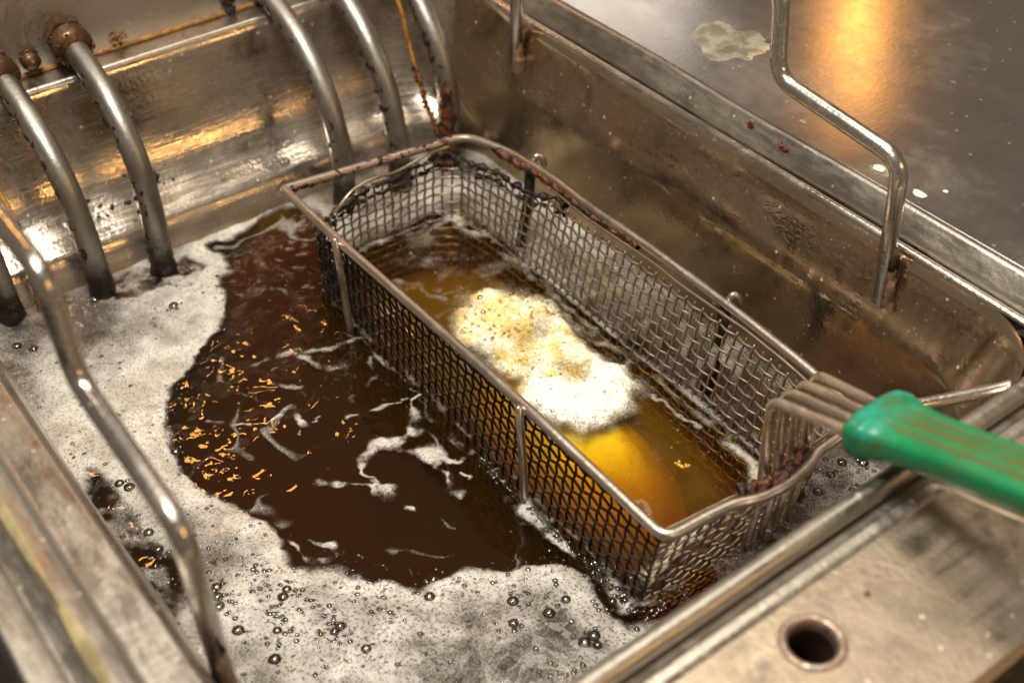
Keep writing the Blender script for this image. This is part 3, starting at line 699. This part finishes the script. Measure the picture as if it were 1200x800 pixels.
# oil body
def grid_obj(name, x0, x1, y0, y1, step, zf, mat, keep=None):
    nx = int((x1 - x0) / step) + 1; ny = int((y1 - y0) / step) + 1
    xs = np.linspace(x0, x1, nx); ys = np.linspace(y0, y1, ny); X, Y = np.meshgrid(xs, ys, indexing='ij')
    return X, Y
def from_np(name, V, F, mat):
    me = bpy.data.meshes.new(name); me.vertices.add(len(V)); me.vertices.foreach_set('co', V.astype(np.float32).ravel())
    me.loops.add(F.size); me.loops.foreach_set('vertex_index', F.astype(np.int32).ravel())
    me.polygons.add(len(F)); me.polygons.foreach_set('loop_start', np.arange(0, F.size, F.shape[1], dtype=np.int32))
    me.update(); me.validate(); me.shade_smooth(); me.materials.append(mat)
    o = bpy.data.objects.new(name, me); COL.objects.link(o); return o
def attr_set(o, name, vals):
    a = o.data.attributes.new(name, 'FLOAT', 'POINT'); a.data.foreach_set('value', vals.astype(np.float32))
X, Y = grid_obj('', -0.1965, 0.2060, -0.1650, 0.1690, 0.0014, None, None)
sp_ = sdf(X, Y, POOL)
rip = np.clip(sst(-X, -0.07, 0.04) * 0.9 + 0.22, 0.2, 1.0) * np.where(sdf(X, Y, BASK) < 0, 0.8, 1.0)
Z = 0.0016 * fbm(X, Y, 42, 201, 3) * rip + 0.0005 * fbm(X, Y, 130, 211, 2) * rip
nx, ny = X.shape; top = np.stack([X, Y, Z], -1).reshape(-1, 3); bot = top.copy(); bot[:, 2] = -0.0895
bot[:, 0] = np.clip(bot[:, 0], -0.186, 0.195); bot[:, 1] = np.clip(bot[:, 1], -0.156, 0.160)
I = np.arange(nx * ny).reshape(nx, ny)
Ft = np.stack([I[:-1, :-1], I[1:, :-1], I[1:, 1:], I[:-1, 1:]], -1).reshape(-1, 4)
per = np.concatenate([I[:, 0], I[-1, 1:], I[-2::-1, -1], I[0, -2:0:-1]])
# bottom uses only the perimeter ring
pb = bot[per]; off = len(top); V = np.concatenate([top, pb])
n = len(per); j = np.arange(n); Fs = np.stack([per, off + j, off + (j + 1) % n, per[(j + 1) % n]], -1)
oil = from_np('frying_oil', V, np.concatenate([Ft, Fs]), M['oil'])
bm = bmesh.new(); bm.from_mesh(oil.data); bm.verts.ensure_lookup_table()
bm.faces.new([bm.verts[off + i] for i in range(n)]); bmesh.ops.recalc_face_normals(bm, faces=bm.faces); bm.to_mesh(oil.data); bm.free()
oil.data.shade_smooth()
attr_set(oil, 'ripple', np.concatenate([rip.ravel(), np.ones(n)]))
oil['kind'] = 'structure'
def oil_z(x, y):
    x = np.asarray(x, float); y = np.asarray(y, float); r_ = np.clip(sst(-x, -0.07, 0.04) * 0.9 + 0.22, 0.2, 1.0)
    return 0.0016 * fbm(x, y, 42, 201, 3) * r_ + 0.0005 * fbm(x, y, 130, 211, 2) * r_

# bubbles: chosen first so that the foam opens beneath them
BUB = mm([(-39, -141), (-34, -139), (-4, -142), (9, -143), (16, -149), (43, -133), (48, -134), (53, -136), (61, -144), (64, -108), (65, -112), (94, -100), (95, -103), (98, -54), (105, -60), (128, -33), (142, -15), (155, 2), (163, -23), (168, -18), (164, -17), (134, 10), (141, 14), (151, 15), (-43, -109), (-180, -90), (-178, -93), (-146, -61), (110, -97), (92, -131), (81, -122), (69, -135), (137, -40), (142, -25), (-166, -143), (-159, -136), (157, 154), (159, 143), (162, 133), (165, 151), (166, 120)])
bub = [(x + random.uniform(-.001, .001), y + random.uniform(-.001, .001), random.uniform(0.0018, 0.0032)) for x, y in BUB]
for (cx, cy, r_) in list(bub):
    for i in range(random.randint(1, 4)):
        a = random.uniform(0, 6.28); q = r_ + random.uniform(0.0008, 0.003); bub.append((cx + q * math.cos(a), cy + q * math.sin(a), random.uniform(0.0006, 0.0014)))
cl = [(random.uniform(-0.15, 0.19), random.uniform(-0.155, 0.05)) for i in range(120)]
def addrand(n_, rx, ry, rlo, rhi, test, clump=0.0):
    c = 0; tries = 0
    while c < n_ and tries < n_ * 30:
        tries += 1; x = random.uniform(*rx); y = random.uniform(*ry)
        if clump and random.random() < clump:
            q = random.choice(cl); x = q[0] + random.gauss(0, 0.006); y = q[1] + random.gauss(0, 0.005)
            if not (rx[0] < x < rx[1] and ry[0] < y < ry[1]): continue
        if test(x, y): bub.append((x, y, rlo + (rhi - rlo) * random.random() ** 3)); c += 1
def one(fn): 
    return lambda x, y: fn(np.array([x]), np.array([y]))[0]
isout = one(lambda x, y: (sdf(x, y, POOL) > 0.003) & (sdf(x, y, BASK) > 0.003))
isedge = one(lambda x, y: (np.abs(sdf(x, y, POOL) + 0.001) < 0.005) & (sdf(x, y, BASK) > 0.003))
isblob = one(lambda x, y: (sdf(x, y, BLOB) < 0.004))
isbask = one(lambda x, y: (sdf(x, y, BASK) < -0.004))
addrand(1700, (0.02, 0.195), (-0.155, 0.16), 0.0004, 0.0015, isout, 0.6)
addrand(260, (-0.18, 0.05), (-0.155, 0.10), 0.0004, 0.0013, isout, 0.6)
addrand(240, (-0.15, 0.17), (-0.12, 0.04), 0.0003, 0.0012, isedge)
addrand(60, (0.13, 0.19), (0.11, 0.165), 0.0010, 0.0024, isout)
addrand(130, (-0.06, 0.04), (0.040, 0.112), 0.0003, 0.0011, isblob)
addrand(50, (-0.06, -0.01), (0.050, 0.105), 0.0008, 0.0018, isblob)
addrand(260, (-0.12, 0.16), (0.012, 0.116), 0.0003, 0.0011, isbask)
for i in range(260):   # bubbles clinging to the basket foot
    t = random.random()
    if t < 0.55: x, y = random.uniform(0.05, 0.165), 0.006 + random.gauss(0, 0.0014)
    else: x, y = 0.169 + random.gauss(0, 0.0012), random.uniform(0.006, 0.11)
    bub.append((x, y, random.uniform(0.0005, 0.0017)))
B = np.array(bub)

X, Y = grid_obj('', -0.1945, 0.2040, -0.1630, 0.1665, 0.00075, None, None)
dens, cream, coarse, mound, sp, ins = fields(X, Y)
step = 0.00075; xi0, yi0 = X[0, 0], Y[0, 0]; sx_, sy_ = X[1, 0] - X[0, 0], Y[0, 1] - Y[0, 0]
for (bx, by, r_) in bub:
    i0, i1 = int((bx - r_ - xi0) / sx_), int((bx + r_ - xi0) / sx_) + 2; j0, j1 = int((by - r_ - yi0) / sy_), int((by + r_ - yi0) / sy_) + 2
    i0, j0 = max(i0, 0), max(j0, 0)
    if i1 <= i0 or j1 <= j0: continue
    q = np.hypot(X[i0:i1, j0:j1] - bx, Y[i0:i1, j0:j1] - by) / r_
    in_blob = mound[i0:i1, j0:j1] > 0.001
    dens[i0:i1, j0:j1] *= np.where(in_blob, 1.0, 0.58 + 0.42 * sst(q, 0.55, 1.0))
Zo = oil_z(X, Y)
hgt = 0.0008 + np.clip(dens, 0, 1.1) * 0.0011 * np.where((sp < 0) & (ins < 0.5), 0.35, 1.0) + mound * (1 + 0.35 * fbm(X, Y, 70, 301, 3)) + ins * np.clip(cream, 0, 1) * 0.0022 * fbm(X, Y, 260, 311, 3) + 0.0010 * fbm(X, Y, 120, 321, 3) * dens
hgt = np.maximum(hgt, 0.0007)
Zf = Zo + hgt
nx, ny = X.shape; I = np.arange(nx * ny).reshape(nx, ny)
dm = np.maximum(np.maximum(dens[:-1, :-1], dens[1:, :-1]), np.maximum(dens[1:, 1:], dens[:-1, 1:])) > 0.02
F = np.stack([I[:-1, :-1], I[1:, :-1], I[1:, 1:], I[:-1, 1:]], -1)[dm]
used = np.unique(F); remap = np.full(nx * ny, -1); remap[used] = np.arange(len(used))
foam = from_np('foam', np.stack([X, Y, Zf], -1).reshape(-1, 3)[used], remap[F], M['foam'])
for nm, arr in (('dens', dens), ('coarse', coarse), ('cream', cream)): attr_set(foam, nm, arr.ravel()[used])
foam['kind'] = 'stuff'; foam['label'] = 'pale bubbly foam floating on the dark frying oil'; foam['category'] = 'foam'
def foam_z(x, y):
    i = min(max(int(round((x - xi0) / sx_)), 0), nx - 1); j = min(max(int(round((y - yi0) / sy_)), 0), ny - 1); return Zf[i, j] if dens[i, j] > 0.05 else Zo[i, j]

# domes
DR = 5; DS = 12; dv = [(0, 0, 1.0)]; df = []
for i in range(1, DR + 1):
    e = math.pi / 2 * (1 - i / DR * 1.12)
    for j in range(DS): a = 2 * math.pi * j / DS; dv.append((math.cos(e) * math.cos(a), math.cos(e) * math.sin(a), math.sin(e)))
for j in range(DS):
    df.append((0, 1 + j, 1 + (j + 1) % DS))
    for i in range(DR - 1): a = 1 + i * DS; b = a + DS; df.append((a + j, b + j, b + (j + 1) % DS, a + (j + 1) % DS))
dome_me = bpy.data.meshes.new('bubble'); dome_me.from_pydata(dv, [], df); dome_me.shade_smooth(); dome_me.materials.append(M['bubble'])
order = sorted(range(len(bub)), key=lambda i: -bub[i][2]); small = MB()
for rank, i in enumerate(order):
    x, y, r_ = bub[i]; zb = foam_z(x, y) - 0.15 * r_
    if rank < 70:
        o = bpy.data.objects.new('bubble', dome_me); COL.objects.link(o); o.parent = foam
        o.location = (x, y, zb); o.scale = (r_, r_, r_ * 0.85)
    else:
        b0 = len(small.v); small.v += [(x + r_ * a, y + r_ * b, zb + 0.85 * r_ * c) for a, b, c in dv]; small.f += [tuple(b0 + q for q in ff) for ff in df]
o = small.build('fine_bubble_layer', M['bubble'], None); o.parent = foam; o['kind'] = 'stuff'

# ------------------------------------------------------------------ food frying in the basket
bm = bmesh.new(); bmesh.ops.create_icosphere(bm, subdivisions=5, radius=1.0)
for v_ in bm.verts:
    c = v_.co.copy(); n1 = mnoise.fractal(c * 1.3 + Vector((4, 2, 1)), 1.0, 2.0, 4); n2 = mnoise.noise(c * 6)
    k_ = 1 + 0.07 * n1 + 0.02 * n2
    end = 1 - 0.18 * c.x
    v_.co = Vector((c.x * 0.074 * k_, c.y * 0.036 * k_ * (1 + 0.12 * c.x), c.z * (0.40 + 0.60 * abs(c.z)) * 0.0330 * k_ * end)) 
me = bpy.data.meshes.new('battered_food'); bm.to_mesh(me); bm.free(); me.shade_smooth(); me.materials.append(M['batter'])
food = bpy.data.objects.new('battered_food', me); COL.objects.link(food); food.location = (0.051, 0.066, -0.0345); food.rotation_euler = (0, R(1.5), R(2))
tag(food, 'golden battered piece frying under the oil, half hidden by white froth', 'food')

# cloud of microscopic bubbles in the oil round the food
bm = bmesh.new(); bmesh.ops.create_icosphere(bm, subdivisions=5, radius=1.0)
for v_ in bm.verts:
    c = v_.co.copy(); k_ = 1 + 0.30 * mnoise.fractal(c * 2.2 + Vector((1, 7, 3)), 1.0, 2.0, 4)
    sx = math.copysign(abs(c.x) ** 0.6, c.x); sy = math.copysign(abs(c.y) ** 0.6, c.y)
    v_.co = Vector((0.018 + max(-1, min(1, sx * k_)) * 0.128, 0.0635 + max(-1, min(1, sy * k_)) * 0.046, -0.0225 + c.z * 0.0195 * max(0.55, min(1.0, k_))))
me = bpy.data.meshes.new('froth_cloud'); bm.to_mesh(me); bm.free(); me.shade_smooth(); me.materials.append(M['aerated'])
o = bpy.data.objects.new('froth_cloud', me); COL.objects.link(o); o.parent = foam; o['kind'] = 'stuff'

# crumbs
def crumb(x, y, n_, size, mat, label, grp=None):
    m_ = MB(); zz = float(oil_z([x], [y])[0])
    for i in range(n_): m_.blob((x + random.gauss(0, size * 1.3), y + random.gauss(0, size * 0.8), zz + 0.0003), random.uniform(0.5, 1.0) * size, (1.2, 0.8, 0.6), 0.5, 1)
    return tag(m_.build('crumb', mat), label, 'crumb', grp)
crumb(0.113, 0.082, 7, 0.0016, M['crumb'], 'yellow crumb cluster floating beside the golden food inside the basket')
crumb(0.126, 0.047, 4, 0.0009, M['crumb'], 'tiny yellow crumb floating near the front corner inside the basket')
crumb(0.040, -0.118, 5, 0.0013, M['speck'], 'small brown crumb lying on the foam near the dark pool edge')

# ------------------------------------------------------------------ the basket
BK = thing('fryer_basket', 'long wire mesh fryer basket with green handle grip sunk in oil', 'basket', (0.02, 0.065, -0.05))
ZR = 0.056
RIM = [(-0.135, 0.0095), (-0.128, 0.064), (-0.1205, 0.1215), (-0.090, 0.1310), (-0.052, 0.1330), (-0.020, 0.1308), (0.025, 0.1325), (0.098, 0.1330), (0.140, 0.1305), (0.170, 0.1265),
       (0.1775, 0.108), (0.1775, 0.094), (0.1810, 0.085), (0.1830, 0.069), (0.1810, 0.055), (0.1765, 0.045), (0.1748, 0.032), (0.1735, 0.0095), (0.079, 0.0100), (-0.078, 0.0095)]
rad = [0.003, 0.02, 0.010, 0.012, 0.012, 0.012, 0.015, 0.02, 0.012, 0.009, 0.006, 0.005, 0.005, 0.008, 0.006, 0.006, 0.006, 0.0075, 0.02, 0.02]
rimpath = fillet([(x, y, ZR + 0.0012 * math.sin(x * 25 + y * 12)) for x, y in RIM], rad, 6, True)
rm = MB(); rm.tube(rimpath, 0.0025, 14, closed=True, rough=0.04); rim = rm.build('rim_wire', M['basket_rim'], BK)
m_ = MB()
for p_ in rimpath:
    pass
def along(pts, n_):
    P = [Vector(p) for p in pts]; L = [0]
    for i in range(len(P) - 1): L.append(L[-1] + (P[i + 1] - P[i]).length)
    out = []
    for i in range(n_):
        s_ = L[-1] * i / (n_ - 1); j = 0
        while j < len(P) - 2 and L[j + 1] < s_: j += 1
        out.append(P[j].lerp(P[j + 1], (s_ - L[j]) / max(L[j + 1] - L[j], 1e-9)))
    return out
# red-brown baked grease on the back rim, the far rim and at the handle roots
crust_sleeve([(-0.134, 0.012, ZR - 0.0006), (-0.128, 0.064, ZR - 0.0006), (-0.1215, 0.116, ZR - 0.0006)], 0.0025, -0.0015, 0.0009, 'caramel_crust', M['crust_red'], BK, 130, 20, 260, None, 1.0)
crust_sleeve([(-0.10, 0.1268, ZR - 0.0016), (-0.052, 0.1316, ZR - 0.0016), (-0.02, 0.1295, ZR - 0.0016), (0.02, 0.1312, ZR - 0.0016)], 0.0025, -0.0018, 0.0014, 'caramel_crust', M['crust_red'], BK, 150, 20, 240, None, 2.0)
crust_sleeve([(0.1735, 0.050, ZR + 0.0003), (0.1775, 0.062, ZR + 0.0003), (0.1785, 0.074, ZR + 0.0003), (0.1745, 0.090, ZR + 0.0003)], 0.0023, -0.0016, 0.0022, 'caramel_crust', M['crust_red'], BK, 80, 24, 260, None, 3.0)

SIDES = {
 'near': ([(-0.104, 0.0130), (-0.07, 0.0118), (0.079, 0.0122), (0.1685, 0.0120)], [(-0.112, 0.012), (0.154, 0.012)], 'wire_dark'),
 'end': ([(0.1685, 0.0120), (0.1705, 0.032), (0.1722, 0.045), (0.1745, 0.056), (0.1755, 0.069), (0.1740, 0.085), (0.1715, 0.094), (0.1712, 0.108), (0.166, 0.1225)], [(0.154, 0.012), (0.154, 0.106)], 'wire'),
 'far': ([(0.166, 0.1225), (0.14, 0.1262), (0.098, 0.1288), (0.025, 0.1283), (-0.02, 0.1266), (-0.052, 0.1285), (-0.09, 0.1262), (-0.119, 0.1185)], [(0.154, 0.106), (-0.116, 0.110)], 'wire'),
 'back': ([(-0.119, 0.1185), (-0.1265, 0.108), (-0.128, 0.085), (-0.128, 0.055), (-0.1235, 0.032), (-0.1150, 0.018), (-0.104, 0.0130)], [(-0.116, 0.110), (-0.128, 0.095), (-0.128, 0.035), (-0.112, 0.012)], 'wire'),
}
ZT, ZB, PITCH, WR = 0.0525, -0.052, 0.0059, 0.00070
def drop(side, u):
    n_ = mnoise.noise(Vector((u * 14, len(side) * 3.3, 0.5)))
    if side == 'back': return 0.0085 + 0.004 * n_ + 0.006 * u
    if side == 'far': return (0.008 + 0.003 * n_) * max(0, min(1, (u - 0.74) / 0.06)) + 0.0012
    if side == 'near': return 0.012 * max(0, 1 - u / 0.10) + 0.001
    return 0.0015
for side, (tp, bt, mt) in SIDES.items():
    L = sum((Vector((*tp[i + 1], 0)) - Vector((*tp[i], 0))).length for i in range(len(tp) - 1))
    nc = max(int(round(L / PITCH)), 6) ; nr = int(round((ZT - ZB) / PITCH))
    res = 2 * nc + 1
    T = along([(x, y, 0) for x, y in tp], res); Bt = along([(x, y, 0) for x, y in bt], res)
    def pt(iu, v_, off):      # iu in half pitches
        a = T[max(0, min(iu, res - 1))].lerp(Bt[max(0, min(iu, res - 1))], v_)
        t = (T[min(iu + 1, res - 1)] - T[max(iu - 1, 0)]).normalized(); nn = Vector((t.y, -t.x, 0))
        c = 0.0011 * mnoise.noise(Vector((a.x * 28, a.y * 28, v_ * 4))) * (1.2 if side in ('far', 'back') else 0.8)
        c2 = 0.00035 * mnoise.noise(Vector((a.x * 60, a.y * 60, v_ * 9 + 5)))
        return Vector((a.x, a.y, ZT + (ZB - ZT) * v_ + c2)) + nn * (off + c) + t * c2
    m_ = MB()
    for i in range(nc + 1):
        u = i / nc; v0 = drop(side, u) / (ZT - ZB); pts = []
        for j2 in range(2 * nr + 1):
            v_ = j2 / (2 * nr)
            if v_ < v0 - 0.001: continue
            pts.append(pt(2 * i, v_, WR * 0.9 * (-1 if (i + j2 // 2) % 2 else 1) if j2 % 2 == 0 else 0))
        if side == 'back' and 1 < i < nc - 1: pts.insert(0, pts[0] + Vector((random.uniform(-0.002, 0.003), random.uniform(-0.0015, 0.0015), random.uniform(0.001, 0.0035))))
        m_.tube(pts, WR, 6)
    for j in range(nr + 1):
        v_ = j / nr; run = []
        for i2 in range(res):
            if v_ >= drop(side, i2 / (res - 1)) / (ZT - ZB) - 0.002:
                run.append(pt(i2, v_, WR * 0.9 * (1 if (i2 // 2 + j) % 2 else -1) if i2 % 2 == 0 else 0))
            else:
                if len(run) > 2: m_.tube(run, WR, 6)
                run = []
        if len(run) > 2: m_.tube(run, WR, 6)
    if side in ('far', 'end', 'near'):   # spiral binding wire that holds the mesh to the rim
        pts = []
        for i2 in range(0, res):
            if side == 'far' and i2 / (res - 1) > 0.76: break
            if side == 'near' and i2 / (res - 1) < 0.10: continue
            pts.append(pt(i2, 0.0, 0) + Vector((0, 0, 0.0006)))
        m_.tube(pts, WR * 1.15, 6)
    o = m_.build('mesh_panel', M[mt], BK); o['kind'] = 'stuff'
    # baked residue closing cells along the top edge
    if side in ('back', 'far'):
        top_ = [pt(iu, drop(side, iu / (res - 1)) / (ZT - ZB) + 0.012, 0) for iu in range(res) if side == 'back' or iu / (res - 1) > 0.70]
        crust_sleeve(top_, 0.0010, -0.0016, 0.0026, 'burnt_crust', M['crust'], BK, 160, 16, 230, None, 5.0)
        crust_sleeve([q_ - Vector((0, 0, 0.0062)) for q_ in top_], 0.0009, -0.0022, 0.0022, 'burnt_crust', M['crust'], BK, 160, 12, 300, None, 8.0)
    if side != 'near':   # oil films caught in cells
        c_ = MB()
        for q_ in range(70 if side == 'far' else 22):
            iu = random.randrange(0, nc - 1) * 2; jv = random.randrange(1, 8)
            if jv / nr < drop(side, iu / (res - 1)) / (ZT - ZB): continue
            quad(c_, [pt(iu, jv / nr, 0), pt(iu + 2, jv / nr, 0), pt(iu + 2, (jv + 1) / nr, 0), pt(iu, (jv + 1) / nr, 0)])
        c_.build('oil_film', M['bubble'], BK)['kind'] = 'stuff'
    if side == 'near':
        c_ = MB()
        for i2 in range(260):
            iu = int(abs(random.gauss(0, 0.09)) * res); v_ = random.uniform(0.08, 0.52)
            if iu < res: c_.blob(pt(iu, v_, 0), random.uniform(0.0005, 0.0013), (1, 1, 1), 0.5, 1)
        c_.build('burnt_crust', M['crust'], BK)['kind'] = 'stuff'
# torn curled wire along the back
tw = catmull([(-0.110, 0.026, 0.0455), (-0.119, 0.034, 0.0430), (-0.1225, 0.046, 0.0475), (-0.1230, 0.060, 0.0490), (-0.1235, 0.074, 0.0470), (-0.1235, 0.088, 0.0490), (-0.1225, 0.098, 0.0515), (-0.120, 0.110, 0.0525)], 6)
tm = MB(); tm.tube(tw, 0.0010, 8, rough=0.3); tm.build('loose_wire', M['wire'], BK)
# mesh floor of the basket
m_ = MB()
for i in range(41):
    x = -0.120 + i * 0.0067; m_.tube([(x, 0.012 + t * 0.097 / 8, ZB + 0.0006 * (-1) ** (i + t)) for t in range(9)], WR, 5)
for i in range(16):
    y = 0.013 + i * 0.0063; m_.tube([(-0.126 + t * 0.281 / 20, y, ZB + 0.0006 * (-1) ** (i + t)) for t in range(21)], WR, 5)
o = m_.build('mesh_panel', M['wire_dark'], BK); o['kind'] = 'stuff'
# two U-shaped support rods, ends standing proud of the rim
for x in (-0.0745, 0.0815):
    P = [(x - 0.001, 0.0062, ZR + 0.0030), (x + 0.0015, 0.0068, 0.03), (x + 0.003, 0.0072, 0.0), (x + 0.003, 0.0085, ZB - 0.004), (x + 0.003, 0.110, ZB - 0.004), (x + 0.001, 0.1265, 0.0), (x, 0.1335, 0.03), (x - 0.001, 0.1362, ZR - 0.0010), (x - 0.001, 0.1385, ZR + 0.0022), (x + 0.001, 0.1410, ZR + 0.0002), (x + 0.002, 0.1420, ZR - 0.005)]
    s_ = MB(); s_.tube(fillet(P, 0.006, 5), 0.0019, 12, rough=0.08); s_.build('support_rod', M['basket_rim'], BK)
    # flat brace blackened by carbon behind the far mesh
    s2 = MB(); s2.tube([(x, 0.1335, ZR - 0.004), (x + 0.0005, 0.1318, 0.03), (x + 0.001, 0.1262, 0.0), (x + 0.001, 0.1160, -0.03)], 0.0034, 8, rough=0.25); s2.build('charred_brace', M['crust'], BK)
# handle wires
for i in range(4):
    y = 0.0655 + i * 0.0085; yb2 = 0.0700 + i * 0.0088; yg = 0.0618 + i * 0.0068
    P = [(0.1585, yb2 + 0.001, -0.048), (0.1670, yb2, 0.0), (0.1715, (y + yb2) / 2, 0.045), (0.1705, y, 0.0970), (0.2120, yg, 0.1138), (0.2300, yg, 0.1199)]
    h_ = MB(); h_.tube(fillet(P, 0.0055, 7), 0.0024, 12, rough=0.03); h_.build('handle_wire', M['rod_b'] if 'rod_b' in M else M.setdefault('rod_b', steel('handle_wire_steel', (0.70, 0.63, 0.54), (0.24, 0.36), 0.8, (0.30, 0.17, 0.035), None, 0.3, 0.44, 0.62, 60)), BK)
    crust_on(fillet(P, 0.0055, 7)[10:], 0.0024, 'caramel_crust', M['crust_red'], bpy.data.objects[[q.name for q in BK.children if q.name.startswith('handle_wire')][-1]], 26, 0.0, 0.16, (-0.2, 1, 0), (0.0004, 0.0010), 2.0)
# green grip: lofted section with three lengthwise grooves
ax0 = Vector((0.2110, 0.0720, 0.1140)); axd = Vector((0.947, 0.0, 0.321)).normalized(); side_v = Vector((0, 1, 0)); upv = axd.cross(side_v) * -1
if upv.z < 0: upv = -upv
stations = [(0.000, 0.0140, 0.0062), (0.0008, 0.0160, 0.0078), (0.003, 0.0172, 0.0088), (0.007, 0.0174, 0.0090), (0.011, 0.0162, 0.0084), (0.016, 0.0145, 0.0074), (0.024, 0.0134, 0.0068), (0.045, 0.0128, 0.0066), (0.075, 0.0128, 0.0067), (0.105, 0.0134, 0.0072), (0.128, 0.0150, 0.0082), (0.134, 0.0140, 0.0074), (0.136, 0.0100, 0.005)]
gv = []; gf_ = []; gg = []; gt = []; SEG = 72
st2 = []
for i in range(len(stations) - 1):
    for q in range(4):
        t = q / 4; t2 = t * t * (3 - 2 * t); st2.append(tuple(a + (b - a) * (t if ii == 0 else t2) for ii, (a, b) in enumerate(zip(stations[i], stations[i + 1]))))
st2.append(stations[-1])
for (s_, w_, h_) in st2:
    gdeep = sst(np.array([s_]), 0.010, 0.020)[0] * sst(np.array([s_]), 0.125, 0.115)[0]
    for j in range(SEG):
        a = 2 * math.pi * j / SEG; ca, sa = math.cos(a), math.sin(a); e = 0.55
        yy = w_ * math.copysign(abs(ca) ** e, ca); zz = h_ * math.copysign(abs(sa) ** e, sa); gr_ = 0
        for y0 in (-0.0062, -0.0003, 0.0056):
            gr_ = max(gr_, math.exp(-((yy - y0) / 0.0012) ** 2))
        if sa > 0: zz -= 0.0011 * gr_ * gdeep
        else: gr_ = 0
        gv.append(ax0 + axd * s_ + side_v * yy + upv * zz); gg.append(gr_ * gdeep); gt.append(float(sst(np.array([s_]), 0.022, 0.006)[0]))
ns = len(st2)
for i in range(ns - 1):
    for j in range(SEG): gf_.append((i * SEG + j, i * SEG + (j + 1) % SEG, (i + 1) * SEG + (j + 1) % SEG, (i + 1) * SEG + j))
gf_.append(tuple(range(SEG))); gf_.append(tuple((ns - 1) * SEG + j for j in range(SEG)))
grip = recalc(link('handle_grip', gv, gf_, M['green'], BK)); grip['label'] = 'green plastic grip with grimy lengthwise grooves'
attr_set(grip, 'grime', np.array(gg)); attr_set(grip, 'teal', np.array(gt))
tg = MB(); a0 = ax0 + axd * 0.034 - upv * 0.0066; a1 = ax0 + axd * 0.120 - upv * 0.0066
tg.tube([a0 + side_v * -0.009, a1 + side_v * -0.009], 0.0022, 10); tg.build('tang_wire', M['rod'], grip)
